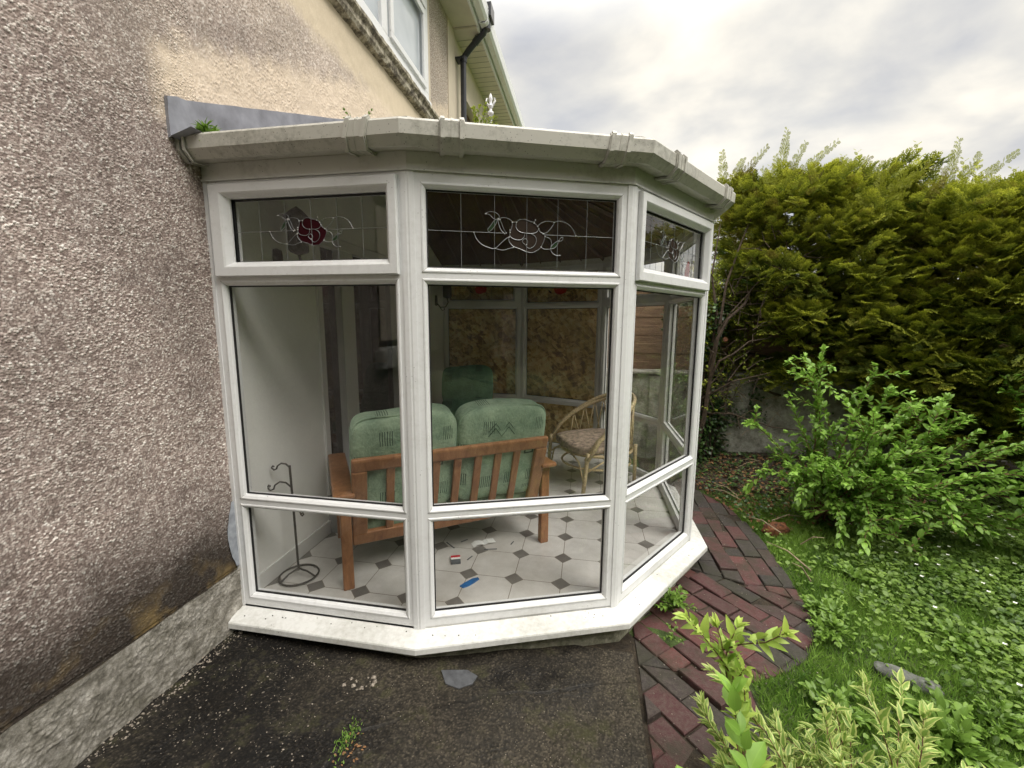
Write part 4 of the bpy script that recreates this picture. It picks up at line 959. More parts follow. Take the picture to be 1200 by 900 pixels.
# wall lamps
def sconce(y, z, lab):
    root = thing('wall_lamp', lab, 'wall lamp', (.014, y, z), 0, 'iron wall lamps on the inner wall')
    def part(mb, nme, m='iron'):
        o_ = mb.build(nme, m, None, True); o_.parent = root
    mb = MB(); mb.lathe([(0, -.06), (.035, -.05), (.04, 0), (.035, .05), (0, .06)], (0, 0, 0), 12, Matrix.Diagonal((.3, 1, 1, 1))); part(mb, 'backplate')
    mb = MB(); mb.tube([(0, 0, -.02), (.05, 0, -.075), (.11, 0, -.07), (.14, 0, -.02), (.13, 0, .02)], .007, 6); mb.tube([(.04, 0, -.07), (.07, 0, -.11), (.10, 0, -.10), (.09, 0, -.08)], .005, 6); part(mb, 'arm')
    mb = MB(); mb.lathe([(.008, .02), (.045, .035), (.05, .045), (.05, .20), (.07, .21), (.03, .25), (0, .27)], (.13, 0, 0), 8); part(mb, 'lantern')
sconce(2.10, 1.83, 'black iron wall lamp above the white wall near the house corner'); sconce(4.55, 1.74, 'black iron wall lamp in the far corner above the armchair')

# things on the tiled floor
pk = thing('cigarette_packet', 'small red, white and grey card packet lying on the pale tiles', 'packet', (.947, 2.232, FL), R(20))
for (x0, x1, m) in ((-.032, -.004, 'greycard'), (-.004, .016, 'paper'), (.016, .038, 'redcard')):
    mb = MB(); mb.box(-.028, .028, x0, x1, 0.001, .018); o_ = mb.build('panel', m, None, False, .0015); o_.parent = pk
mb = MB(); bl = [(-.055, -.016), (-.02, -.022), (.02, -.018), (.055, -.012), (.06, .004), (.03, .016), (-.02, .014), (-.06, .008)]
mb.prism(bl, 0.001, .007); o = mb.build('plastic_lid', 'blue'); o.location = (1.085, 2.045, FL); o.rotation_euler = (0, 0, R(52)); tag(o, 'long blue plastic scrap on the tiles near the window', 'scrap')
mb = MB(); vs_ = []
for k in range(7):
    x = -.075+.025*k
    for y in (-.028, .028): vs_.append((x, y+.004*math.sin(k), .003+.012*abs(math.sin(k*1.1))))
mb.add(vs_, [(2*k, 2*k+2, 2*k+3, 2*k+1) for k in range(6)]); o = mb.build('crumpled_leaflet', 'paper'); o.location = (1.06, 2.462, FL); o.rotation_euler = (0, 0, R(35)); tag(o, 'crumpled white leaflet under the sofa edge', 'leaflet')
for k, (x, y, a, ln, lab) in enumerate(((.93, 2.47, 50, .05, 'thin dark strip on the tiles left of the leaflet'), (.86, 2.40, -40, .09, 'long dark strip on the tiles behind the card packet'), (1.12, 2.40, 15, .08, 'thin dark stick lying below the white leaflet'), (1.24, 2.50, 75, .04, 'short dark strip on the tiles right of the leaflet'), (1.02, 2.28, 70, .05, 'dark strip on the tiles right of the card packet'))):
    mb = MB(); mb.box(-ln/2, ln/2, -.003, .003, 0.001, .004); o = mb.build('paper_strip', 'greycard'); o.location = (x, y, FL); o.rotation_euler = (0, 0, R(a)); tag(o, lab, 'strip', 'thin strips dropped on the tiled floor')

# ================================================================ GARDEN WALL, FENCE
gw = thing('garden_wall', 'low grey rendered garden wall under the hedge and behind the conservatory', 'garden wall', (4.5, 5.05, 0))
xs = np.arange(2.4, 7.2, .03); zs = np.arange(-.2, .93, .03); U, V = np.meshgrid(xs, zs, indexing='ij')
npmesh('wall_face', np.stack([U, 5.02-.025*vnoise(U, V, .12)-.012*vnoise(U, V, .04, 3), V], -1).reshape(-1, 3), gridfaces(len(xs), len(zs)), 'gwall', gw, smooth=True)
mb = MB(); mb.box(.0, 7.2, 5.03, 5.22, -.2, .925); mb.box(.0, 7.2, 4.99, 5.26, .925, .96); mb.build('coping', 'gwall', gw, bevel=.01)
fc = thing('timber_fence', 'weathered brown horizontal board fence standing above the grey garden wall', 'fence', (3.5, 5.28, .9))
for k in range(9):
    z = .93+k*.108
    mb = MB(); y_ = 5.29+.008*(k % 2)+random.uniform(-.002, .002); mb.box(.02, 7.2, y_, y_+.018, z, z+.115); mb.build('board', 'fence', fc, bevel=.003)
for x in (.6, 2.3, 4.1, 5.9): mb = MB(); mb.box(x, x+.09, 5.31, 5.40, 0, 1.95); mb.build('post', 'fence', fc)
# ================================================================ FOLIAGE
def leaf_tmpl(nseg=3, w_=.5, fold=.12, curl_=.15, shape='ellip'):
    """unit leaf along +Y, width w_, returns verts, quads(4), uv"""
    vs, uv = [], []
    for k in range(nseg+1):
        t_ = k/nseg
        if shape == 'ellip': ww = w_*.5*math.sin(math.pi*min(1, t_*.93+.05))**.8
        elif shape == 'lance': ww = w_*.5*(math.sin(math.pi*t_**.7)**.9+.02)
        else: ww = w_*.5*(1-t_)**.6
        if k == nseg: ww = .01
        if k == 0: ww = .03*w_
        z = -curl_*t_*t_
        vs += [(-ww, t_, z+fold*ww*1.2), (0, t_, z), (ww, t_, z+fold*ww*1.2)]; uv += [(0.5-.5*min(1, ww/(w_*.5)+.001), t_), (.5, t_), (.5+.5*min(1, ww/(w_*.5)+.001), t_)]
    uv = [((0.0 if j % 3 == 0 else .5 if j % 3 == 1 else 1.0), vs[j][1]) for j in range(len(vs))]
    fs = []
    for k in range(nseg):
        b = k*3; fs += [(b, b+1, b+4, b+3), (b+1, b+2, b+5, b+4)]
    return np.array(vs), np.array(fs), np.array(uv)
def frames(dirs, roll=None, upref=(0, 0, 1)):
    """orthonormal frames with Y=dirs; Z tends to up"""
    d = dirs/np.linalg.norm(dirs, axis=1, keepdims=True); up = np.tile(np.array(upref, float), (len(d), 1))+rng.normal(0, .15, d.shape)
    x = np.cross(d, up); x /= np.linalg.norm(x, axis=1, keepdims=True)+1e-9; z = np.cross(x, d)
    if roll is not None:
        c, s_ = np.cos(roll)[:, None], np.sin(roll)[:, None]; x, z = x*c+z*s_, -x*s_+z*c
    return np.stack([x, d, z], 2)          # columns
def scatter(tm, loc, Fr, size, tint):
    v, f, uv = tm; n = len(loc); k = len(v)
    W = np.einsum('nij,kj->nki', Fr*np.asarray(size)[:, None, None] if np.ndim(size) else Fr*size, v)+loc[:, None, :]
    F_ = (f[None]+(np.arange(n)*k)[:, None, None]).reshape(-1, f.shape[1])
    return W.reshape(-1, 3), F_, np.tile(uv, (n, 1)), np.repeat(tint, k)
def merge(parts):
    vs, fs, us, ts = [], [], [], []; b = 0
    for v, f, u, t_ in parts: vs.append(v); fs.append(f+b); us.append(u); ts.append(t_); b += len(v)
    return np.concatenate(vs), np.concatenate(fs), np.concatenate(us), np.concatenate(ts)
# conifer spray: flat fern-like fan of short scale twigs
def spray_tmpl(n_pairs=7, sub=2, seed=0):
    r_ = random.Random(seed); vs, fs, uv, tips = [], [], [], []
    def needle(p, d, ln, w_, tipv):
        d = d.normalized(); s_ = Vector((d.y, -d.x, 0)).normalized()*w_; b = len(vs)
        z = Vector((0, 0, 1))*w_*r_.uniform(-.8, .8)
        for q in (p-s_*.5, p+s_*.5+z*.3, p+d*ln*.7+s_*.55+z, p+d*ln): vs.append(tuple(q))
        fs.append((b, b+1, b+2, b+3)); uv.extend([(.2, .5)]*4); tips.extend([tipv*.75, tipv*.75, tipv, tipv])
    for k in range(n_pairs):
        t_ = (k+.6)/n_pairs; base = Vector((.03*math.sin(t_*3), t_*.9, -.10*t_*t_))
        ln = .42*math.sin(math.pi*min(1, .18+.80*t_))*(1-.35*t_)+.10
        for sx in (-1, 1):
            ang = R(r_.uniform(38, 55)); d = Vector((sx*math.sin(ang), math.cos(ang), r_.uniform(-.25, .15))); l2 = ln*r_.uniform(.75, 1.15)
            needle(base, d, l2, .058, .35+.65*t_)
            for j in range(sub):
                q = base+d*l2*(.35+.4*j/max(1, sub-1)); a2 = ang+sx*0+R(r_.uniform(-45, -25)); a3 = ang+R(r_.uniform(25, 40))
                needle(q, Vector((sx*math.sin(a2), math.cos(a2), r_.uniform(-.2, .3))), l2*.38, .056, .45+.55*t_)
                needle(q, Vector((sx*math.sin(a3), math.cos(a3), r_.uniform(-.3, .2))), l2*.34, .056, .45+.5*t_)
    for k in range(4): needle(Vector((0, k*.24, -.10*(k*.24)**2)), Vector((0, 1, -.05)), .30, .03, .3+.17*k)
    needle(Vector((0, .9, -.09)), Vector((0, 1, 0)), .16, .035, 1.0)
    return np.array(vs), np.array(fs), np.array(uv), np.array(tips)
SPR = [spray_tmpl(7, 2, s_) for s_ in (1, 2, 3)]
def conifer_mesh(seed, rx, ry, h0, h1, n=3300, leaders=16):
    global rng
    rg = np.random.default_rng(seed); parts = []
    # clumps (boughs) then sprays around each bough end
    nb = 260; zc_ = rg.uniform(0, 1, nb)**.85; th = rg.uniform(0, 2*math.pi, nb)
    prof = np.clip(np.sin(np.pi*(.16+.70*zc_))**.6, .3, 1)*(1-.18*(zc_ > .86))
    cx_ = np.cos(th)*rx*prof*rg.uniform(.45, .98, nb); cy_ = np.sin(th)*ry*prof*rg.uniform(.45, .98, nb); cz = h0+(h1-h0)*zc_
    # extra boughs closing the flat top
    k = 46; rr_ = np.sqrt(rg.uniform(0, 1, k)); t2 = rg.uniform(0, 2*math.pi, k)
    cx_ = np.concatenate([cx_, rr_*np.cos(t2)*rx*.85]); cy_ = np.concatenate([cy_, rr_*np.sin(t2)*ry*.85]); cz = np.concatenate([cz, np.full(k, h1-.1)+rg.uniform(-.18, .12, k)])
    k = 80; rr_ = rg.uniform(0, .55, k); t2 = rg.uniform(0, 2*math.pi, k)
    cx_ = np.concatenate([cx_, rr_*np.cos(t2)*rx]); cy_ = np.concatenate([cy_, rr_*np.sin(t2)*ry]); cz = np.concatenate([cz, rg.uniform(h0+.5, h1-.3, k)])
    B = np.stack([cx_, cy_, cz], 1); nb = len(B)
    per = n//nb
    idx = np.repeat(np.arange(nb), per); br = rg.uniform(.12, .27, nb)
    dr = rg.normal(0, 1, (len(idx), 3)); dr /= np.linalg.norm(dr, axis=1, keepdims=True)
    loc = B[idx]+dr*br[idx][:, None]*np.array([1, 1, .62])*rg.uniform(.35, 1, len(idx))[:, None]
    outw = np.stack([B[idx][:, 0]/rx, B[idx][:, 1]/ry, np.zeros(len(idx))], 1); outw /= np.linalg.norm(outw, axis=1, keepdims=True)+1e-6
    zrel = (loc[:, 2]-h0)/(h1-h0)
    d = outw*.75+dr*.55+np.stack([0*zrel, 0*zrel, .25+.9*np.clip(zrel-.45, 0, 1)], 1)
    size = rg.uniform(.09, .175, len(idx))
    facing = np.clip(.5+.5*(dr*np.array([outw[:, 0], outw[:, 1], .9+0*outw[:, 0]]).T).sum(1), 0, 1)
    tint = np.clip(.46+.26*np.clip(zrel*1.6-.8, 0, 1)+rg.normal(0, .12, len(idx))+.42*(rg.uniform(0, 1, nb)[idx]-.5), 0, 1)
    for s_ in range(3):
        m_ = np.arange(len(idx)) % 3 == s_; v, f, uv, tips = SPR[s_]
        V_, F_, U_, T_ = scatter((v, f, uv), loc[m_], frames(d[m_], rg.uniform(-.9, .9, m_.sum())), size[m_], tint[m_])
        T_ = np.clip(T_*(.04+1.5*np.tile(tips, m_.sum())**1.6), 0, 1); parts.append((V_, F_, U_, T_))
    # wispy fans of leaders above the top
    for (bx, by, bz, fan) in ((-.98, -.30, h1-.16, ((-.16, .16), (-.05, .36), (.10, .30), (.26, .38), (.12, .16))), (-.48, -.35, h1-.14, ((-.14, .20), (.0, .46), (.13, .36), (.34, .36), (.44, .22), (-.06, .28))), (-.1, -.4, h1-.1, ((.1, .2), (.25, .2), (-.1, .18)))):
        for fx, fz in [(a*1.35, b*1.35) for a, b in fan]:
            m2 = int(10+36*math.hypot(fx, fz)); ts = np.linspace(0, 1, m2); L_ = np.stack([bx+fx*ts**1.15, by+0*ts+.03*np.sin(ts*5), bz+fz*ts**.9], 1); dx = np.array([fx, 0, fz])/math.hypot(fx, fz)
            sgn = np.where(np.arange(m2) % 2 == 0, 1, -1); sd = dx[None]*1.0+np.stack([dx[2]*sgn*.8, rg.normal(0, .3, m2), -dx[0]*sgn*.8], 1)
            V_, F_, U_, T_ = scatter(SPR[1][:3], L_, frames(sd, np.full(m2, 1.3)), .10*(1.1-.72*ts), np.full(m2, .62)); parts.append((V_, F_, U_, T_))
    # leaders rising above the top
    for q in range(leaders):
        a = rg.uniform(0, 2*math.pi); r_ = rg.uniform(0, .8); p0 = np.array([math.cos(a)*r_*rx, math.sin(a)*r_*ry, h1-.05]); dd = np.array([rg.normal(0, .35), rg.normal(0, .35), 1]); dd /= np.linalg.norm(dd)
        ln = rg.uniform(.18, .48); m2 = 16
        ts = np.linspace(.05, 1, m2); L_ = p0+dd*ln*ts[:, None]; sd = np.stack([np.cos(ts*40), np.sin(ts*40), 1.1+0*ts], 1)
        V_, F_, U_, T_ = scatter(SPR[0][:3], L_, frames(sd), .10*(1.15-.75*ts), np.full(m2, .75)); parts.append((V_, F_, U_, T_))
    return merge(parts)
crown_cache = {}
def conifer(x, y, seed, rx, ry, h0, h1, label, group, sc=1.0, rz=0, n=3300):
    root = thing('conifer', label, 'conifer', (x, y, -.1), rz, group); root.scale = (sc, sc, sc)
    if seed not in crown_cache:
        V_, F_, U_, T_ = conifer_mesh(seed, rx, ry, h0, h1, n); c = npmesh('crown', V_, F_, 'conifer', attrs={'tint': T_}, uv=U_)
        mb = MB(); rgn = random.Random(seed)
        mb.tube([(0, 0, 0), (.03, 0, h1*.4), (0, .02, h1*.92)], [.07, .05, .01], 8)
        for k in range(26):
            z = h0*.6+(h1-h0)*.9*k/26; a = rgn.uniform(0, 6.28); mb.tube([(0, 0, z), (math.cos(a)*rx*.5, math.sin(a)*ry*.5, z+.12), (math.cos(a)*rx*.85, math.sin(a)*ry*.85, z+.22)], [.022, .014, .004], 5)
        tr_ = mb.build('trunk', 'bark'); crown_cache[seed] = (c.data, tr_.data)
    else:
        c = bpy.data.objects.new('crown', crown_cache[seed][0]); COL.objects.link(c); tr_ = bpy.data.objects.new('trunk', crown_cache[seed][1]); COL.objects.link(tr_)
    for q in (c, tr_): q.parent = root
G1 = 'golden conifers of the hedge along the garden wall'
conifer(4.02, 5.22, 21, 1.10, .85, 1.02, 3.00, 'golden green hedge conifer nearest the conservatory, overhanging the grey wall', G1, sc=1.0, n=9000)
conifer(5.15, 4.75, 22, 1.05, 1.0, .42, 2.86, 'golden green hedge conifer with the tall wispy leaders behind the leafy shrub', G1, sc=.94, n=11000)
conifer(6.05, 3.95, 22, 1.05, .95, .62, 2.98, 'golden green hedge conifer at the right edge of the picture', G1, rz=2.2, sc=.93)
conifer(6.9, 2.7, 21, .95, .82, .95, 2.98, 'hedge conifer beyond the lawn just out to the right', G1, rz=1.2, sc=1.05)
G2 = 'tall conifers across the garden behind the viewer'
for k, (x, y, rz, sc) in enumerate(((6.9, 1.0, 3, 1.1), (6.7, -.9, 1, 1.25), (5.9, -2.7, 2, 1.4), (4.3, -3.7, 4, 1.5), (2.7, -4.3, 5, 1.6), (1.1, -4.8, .5, 1.5))):
    conifer(x, y, 22, 1, 1, .6, 3, ('conifer right of the lawn, first past the frame', 'conifer right of the lawn, second past the frame', 'tall conifer at the back right corner of the garden', 'tall conifer mirrored in the central top light', 'tallest conifer straight behind the viewer', 'tall conifer beside the house wall behind the viewer')[k], G2, sc, rz)
# generic stemmed shrub
def shrub(name, label, cat, base, stems, leafm, stemm, tm, leafsize, spacing, group=None, start=.25, whorl=2, rstem=.006, droop=.0, spread=.9, tintr=(.1, 1), seed=1, partname='foliage'):
    rg = np.random.default_rng(seed); root = thing(name, label, cat, base, 0, group); mb = MB(); locs, dirs, sz, ti = [], [], [], []
    def stem(p0, p1, bend, ln_r, depth=0):
        p0, p1 = np.array(p0, float), np.array(p1, float); mid = (p0+p1)/2+np.array(bend); n_ = max(6, int(np.linalg.norm(p1-p0)/.03)); ts = np.linspace(0, 1, n_)
        pts = ((1-ts)**2)[:, None]*p0+(2*ts*(1-ts))[:, None]*mid+(ts**2)[:, None]*p1
        pts[1:] += rg.normal(0, .004, (n_-1, 3))
        mb.tube([tuple(q) for q in pts[::2]]+[tuple(pts[-1])], list(np.linspace(ln_r, ln_r*.3, len(pts[::2])+1)), 5)
        L = np.linalg.norm(np.diff(pts, axis=0), axis=1).sum(); nn = int(L/spacing)
        for k in range(nn+1):
            t_ = k/max(1, nn)
            if t_ < start and depth == 0: continue
            f_ = t_*(n_-1); i0 = min(int(f_), n_-2); q = pts[i0]+(pts[i0+1]-pts[i0])*(f_-i0); dd = pts[i0+1]-pts[i0]; dd /= np.linalg.norm(dd)+1e-9
            ph = k*1.57+rg.uniform(-.3, .3); a = np.cross(dd, [0, 0, 1]); a /= np.linalg.norm(a)+1e-9; b = np.cross(a, dd)
            for j in range(whorl):
                an = ph+2*math.pi*j/whorl; sd = a*math.cos(an)+b*math.sin(an)
                dirs.append(sd*spread+dd*(.75+.6*t_)+np.array([0, 0, .15-droop])); locs.append(q); sz.append(leafsize*rg.uniform(.65, 1.2)*(1 if t_ < .93 else .7)); ti.append(np.clip(rg.uniform(*tintr)*.6+.4*t_, 0, 1))
        for j in range(3): dirs.append(dd+rg.normal(0, .35, 3)); locs.append(pts[-1]); sz.append(leafsize*.8); ti.append(1.0)
        return pts
    for s_ in stems:
        pts = stem(s_[0], s_[1], s_[2], rstem)
        for k in range(s_[3] if len(s_) > 3 else 0):
            i0 = int(len(pts)*rg.uniform(.3, .95)); i0 = min(i0, len(pts)-2); dd = pts[i0+1]-pts[i0]; dd /= np.linalg.norm(dd); v = dd*.7+rg.normal(0, .6, 3); v /= np.linalg.norm(v)
            stem(pts[i0], pts[i0]+v*rg.uniform(.10, .26), (0, 0, .02), rstem*.5, 1)
    o_ = mb.build('stem', stemm, None, False); o_.parent = root
    locs, dirs, sz, ti = map(np.array, (locs, dirs, sz, ti))
    v, F_, U_, T_ = scatter(tm, locs, frames(dirs, rg.uniform(-.5, .5, len(locs))), sz, ti)
    c = npmesh(partname, v, F_, leafm, attrs={'tint': T_}, uv=U_); c.parent = root
    return root
T_OV = leaf_tmpl(4, .52, .25, .22, 'ellip'); T_LA = leaf_tmpl(4, .34, .3, .25, 'lance'); T_RND = leaf_tmpl(3, .8, .2, .1, 'ellip')
rs = random.Random(5)
# leafy shrub mid right: arching stems
stems = []
targets = [(-.55, -.15, .45), (-.50, .1, .75), (-.35, 0, 1.0), (-.15, -.1, 1.18), (.05, -.1, 1.22), (.25, -.2, 1.12), (.45, -.15, 1.0), (.65, -.25, .92), (.95, -.35, .86), (1.05, -.3, .72), (.85, -.45, .55), (.70, -.5, .42), (1.05, -.55, .36), (.4, -.55, .5), (.1, -.6, .55), (-.2, -.55, .45), (-.4, -.45, .3), (0.3, -.5, .25), (-.1, -.6, .22), (.6, -.6, .18), (.9, -.7, .25), (.2, -.1, .8), (-.3, -.3, .6), (0, -.3, .85), (.35, -.35, .75), (.55, -.3, .65), (.75, -.1, .75), (-.1, 0, .65), (.2, -.4, .6), (-.25, -.45, .12), (.15, -.65, .08), (1.2, -.7, .18), (1.35, -.75, .12), (.5, 0, .9)]
targets += [(a+rs.uniform(-.2, .2), b+rs.uniform(-.1, .25), c*1.04+rs.uniform(-.05, .12)) for a, b, c in targets[::2] if a < .9]
for t_ in targets:
    b = (rs.uniform(-.12, .15), rs.uniform(-.08, .08), 0); j = [t_[0]+rs.uniform(-.08, .08), t_[1]+rs.uniform(-.1, .1), t_[2]+rs.uniform(-.04, .05)]
    stems.append((b, j, (rs.uniform(-.05, .05), 0, .22*rs.random()+.05+.12*(t_[2] < .5)), 5))
shrub('leafy_shrub', 'bright green arching leafy shrub in front of the hedge and grey wall', 'shrub', (3.62, 3.62, -.05), stems, 'privet', 'red_twig', T_OV, .056, .026, start=.15, seed=7, whorl=2, spread=.85, rstem=.007)
stems = [((rs.uniform(-.1, .1), rs.uniform(-.1, .1), 0), (rs.uniform(-.65, .7), rs.uniform(-.45, .1), rs.uniform(.75, 1.35)), (0, -.05, .15), 4) for k in range(18)]
shrub('leafy_shrub', 'second bright leafy shrub growing out of the hedge at the right edge', 'shrub', (5.30, 3.80, -.05), stems, 'privet', 'red_twig', T_OV, .060, .032, start=.45, seed=17, whorl=2, spread=.85, rstem=.007)
# privet climbing at the back left of the hedge
stems = [((rs.uniform(-.1, .1), rs.uniform(-.1, .1), 0), (rs.uniform(-.25, .62), rs.uniform(-.15, .25), rs.uniform(1.25, 2.35)), (-.08, -.02, .1), 4) for k in range(30)]
shrub('privet_bush', 'yellow green loose bush showing between the conservatory and the hedge', 'bush', (2.98, 4.86, .0), stems, 'back_leaf', 'bark', T_OV, .046, .045, start=.55, seed=9, rstem=.008)
# bare branching shrub
mb = MB(); bs = thing('bare_branches', 'leafless dark branches reaching over the wall beside the conservatory corner', 'branches', (3.2, 4.9, 0))
def br(pts, r0, r1): mb.tube(pts, list(np.linspace(r0, r1, len(pts))), 6)
rb = random.Random(3)
br([(2.85, 4.75, .0), (2.93, 4.7, .5), (2.96, 4.7, .9), (2.99, 4.65, 1.35), (3.08, 4.66, 1.55), (3.24, 4.7, 1.70), (3.33, 4.8, 1.88), (3.52, 4.9, 2.02), (3.6, 5.0, 2.2)], .026, .007)
br([(2.95, 4.7, .9), (3.02, 4.64, 1.12), (3.14, 4.60, 1.20), (3.28, 4.6, 1.33), (3.45, 4.62, 1.36), (3.62, 4.62, 1.47)], .013, .004); br([(2.95, 4.72, 1.0), (2.98, 4.7, 1.6), (2.92, 4.75, 2.0), (2.98, 4.8, 2.5)], .018, .005)
br([(3.0, 4.66, 1.4), (3.05, 4.7, 1.9), (3.2, 4.8, 2.35), (3.3, 4.85, 2.6)], .015, .004); br([(2.9, 4.75, .7), (3.15, 4.6, .92), (3.5, 4.6, 1.02)], .013, .004)
br([(2.85, 4.75, .55), (3.2, 4.72, .56), (3.6, 4.7, .44), (4.0, 4.72, .40)], .011, .004)
for k in range(90):
    z = rb.uniform(.4, 2.4); x = 2.95+max(0, z-1.2)*.35+rb.uniform(-.1, .45); y = rb.uniform(4.55, 4.85); d = Vector((rb.uniform(-.5, .8), rb.uniform(-.3, .3), rb.uniform(-.1, .9))).normalized(); ln = rb.uniform(.12, .38); p0 = Vector((x, y, z))
    br([p0, p0+d*ln*.5+Vector((0, 0, rb.uniform(-.02, .03))), p0+d*ln+Vector((rb.uniform(-.05, .05), 0, rb.uniform(-.05, .05)))], .005, .0015)
mb.build('branch', 'bark', bs)
mb = MB(); mb.tube([(3.05, 4.58, 1.34), (3.02, 4.50, 1.35)], .022, 10); mb.build('sawn_stub', 'log', bs)
for k in range(30):
    mb = MB(); x = rb.uniform(2.85, 4.2); z = rb.uniform(-.02, .8); y = 4.9 if z > .1 else rb.uniform(4.2, 4.9); d = Vector((rb.uniform(-1, 1), rb.uniform(-.1, .1), rb.uniform(-.5, .7))).normalized()*rb.uniform(.08, .3); p0 = Vector((x, y, z)); mb.tube([p0, p0+d*.5+Vector((0, 0, .02)), p0+d], [.0035, .003, .001], 5); mb.build('dead_twig', 'twig', bs)
# ivy mass: column by conservatory and creepers on wall
def ivy(name, label, locs, dirs, size, seed=2, group=None):
    rg = np.random.default_rng(seed); v, F_, U_, T_ = scatter(T_RND, locs, frames(dirs, rg.uniform(-.8, .8, len(locs))), size*rg.uniform(.6, 1.2, len(locs)), rg.uniform(0, 1, len(locs))**1.5)
    root = thing(name, label, 'ivy', (float(locs[:, 0].mean()), float(locs[:, 1].mean()), 0), 0, group); c = npmesh('foliage', v, F_, 'ivy', attrs={'tint': T_}, uv=U_); c.parent = root; c.location = -root.location
    c.matrix_parent_inverse = Matrix.Identity(4)
    return root
n = 5200; a = rng.uniform(0, 6.28, n); z = rng.uniform(-.05, 1.75, n); r_ = (.30+.10*np.sin(z*5)+.06*np.sin(a*3+z*4))*rng.uniform(.65, 1.05, n)
L_ = np.stack([2.86+r_*np.cos(a)*.8, 4.90+r_*np.sin(a)*.55, z], 1); D_ = np.stack([np.cos(a), np.sin(a), rng.normal(-.3, .5, n)], 1)
ivy('ivy_column', 'dense dark ivy smothering the post just right of the conservatory', L_, D_, .045)
n = 2600; x = 2.9+np.abs(rng.normal(0, .55, n)); z = rng.uniform(-.1, 1.0, n); keep = (vnoise(x, z, .16, 21) > .55); x, z = x[keep], z[keep]; n = len(x)
ivy('ivy_creeper', 'thin ivy creeping over the face of the grey garden wall', np.stack([x, 4.97-rng.uniform(0, .03, n), z], 1), np.stack([rng.normal(0, .5, n), np.full(n, -.4), rng.normal(-.3, .6, n)], 1), .032)
# foreground variegated shrub and lime shoot
stems = []
for q in ((-.15, .30, .40), (-.10, .10, .48), (.0, .25, .50), (.08, .02, .50), (.15, .2, .46), (.22, 0, .50), (.32, .15, .46), (.40, -.05, .48), (.5, .1, .40), (.58, -.05, .44), (.66, .05, .36), (.3, .35, .34), (.1, .38, .36), (-.22, .08, .36), (-.2, -.05, .42), (.0, -.1, .44), (.2, -.12, .42), (.75, -.1, .44), (.85, 0, .46), (.48, .25, .30), (-.05, .42, .30), (.38, -.15, .44), (.6, .2, .28), (-.3, .2, .26), (.7, -.2, .5), (.95, -.15, .44)):
    stems.append(((q[0]*.35+rs.uniform(-.05, .05), q[1]*.35, 0), (q[0]*1.1, q[1], q[2]*.80+rs.uniform(-.03, .03)), (rs.uniform(-.03, .03), 0, .05), 2))
stems += [((a[0]+rs.uniform(-.05, .05), a[1], 0), (b[0]+rs.uniform(-.06, .10), b[1]+rs.uniform(-.08, .06), b[2]*rs.uniform(.7, 1.0)), c, 2) for a, b, c, _ in stems]
shrub('variegated_shrub', 'cream edged variegated shrub filling the bottom right foreground', 'shrub', (2.42, 1.02, -.09), stems, 'varieg', 'red_twig', T_LA, .047, .020, start=.35, seed=3, whorl=2, rstem=.004)
stems = [((0, 0, 0), (-.10, .12, .66), (.03, 0, .05), 3), ((0, 0, 0), (-.06, .14, .58), (.03, 0, .05), 2), ((0, 0, 0), (.0, .14, .46), (0, 0, .02), 1)]
shrub('lime_shrub', 'tall lime green leafy shoot rising over the brick path', 'shoot', (2.18, 1.12, -.07), stems, 'lime', 'red_twig', leaf_tmpl(4, .40, .3, .3, 'lance'), .052, .024, start=.45, seed=4, whorl=2, rstem=.005)
stems = [((0, 0, 0), (rs.uniform(-.14, .18), rs.uniform(-.08, .10), rs.uniform(.24, .44)), (0, 0, .05), 1) for k in range(9)]
shrub('low_green_plant', 'low broad leaved green plant at the bottom edge beside the bricks', 'plant', (2.13, .95, -.09), stems, 'privet', 'weed', T_OV, .075, .04, start=.4, seed=8, whorl=2, rstem=.003)
# small weeds in cracks and roof
def tuft(label, base, n_, h_, m='weed', size=.03, tm=T_OV, seed=1, name='weed', spreadr=.06):
    r2 = random.Random(seed); stems = [((r2.uniform(-.01, .01), r2.uniform(-.01, .01), 0), (r2.uniform(-spreadr, spreadr), r2.uniform(-spreadr, spreadr), h_*r2.uniform(.5, 1)), (0, 0, h_*.3), 0) for k in range(n_)]
    shrub(name, label, 'weed', base, stems, m, 'weed', tm, size, .016, 'weeds in joints and gutters', start=.2, seed=seed, whorl=2, rstem=.0014)
tuft('green weed growing between the white cill and the bricks', (2.165, 2.235, -.06), 16, .10, size=.032, seed=3, spreadr=.09)
tuft('small trailing weed on the bricks below the cill', (2.13, 2.02, -.06), 5, .035, size=.018, seed=5, spreadr=.07)
tuft('tuft sprouting from the lead flashing at the left end of the gutter', (.10, 1.62, 2.20), 7, .10, size=.05, tm=T_LA, seed=6, spreadr=.03)
tuft('pale feathery weed in the gutter beside the black downpipe', (1.22, 1.76, 2.20), 12, .15, size=.016, seed=7, spreadr=.07, m='back_leaf')
tuft('small weed in the gutter left of the string course', (.80, 1.62, 2.20), 7, .10, size=.014, seed=9, spreadr=.09)
for k, (x_, y_, lab_) in enumerate(((3.02, 2.35, 'leafy weed at the lawn edge beside the widest bend of the brick path'), (3.35, 2.75, 'round leafy weed in the grass below the leafy shrub'), (2.95, 1.62+.6, 'small weed by the dark end bricks of the path'), (3.55, 2.25, 'broad leafy weed in the middle of the lawn'), (3.9, 2.9, 'clump of weed at the edge of the ground cover'), (3.3, 1.75, 'weed right of the flat stone'), (2.72, 1.72, 'weed in the angle of the path behind the variegated shrub'))):
    tuft(lab_, (x_, y_, -.10), 16, .09, size=.036, seed=30+k, spreadr=.11)
tuft('leafy dock weed in the lawn near the stone slab', (3.05, 1.62, -.09), 22, .12, size=.05, seed=12, spreadr=.13)
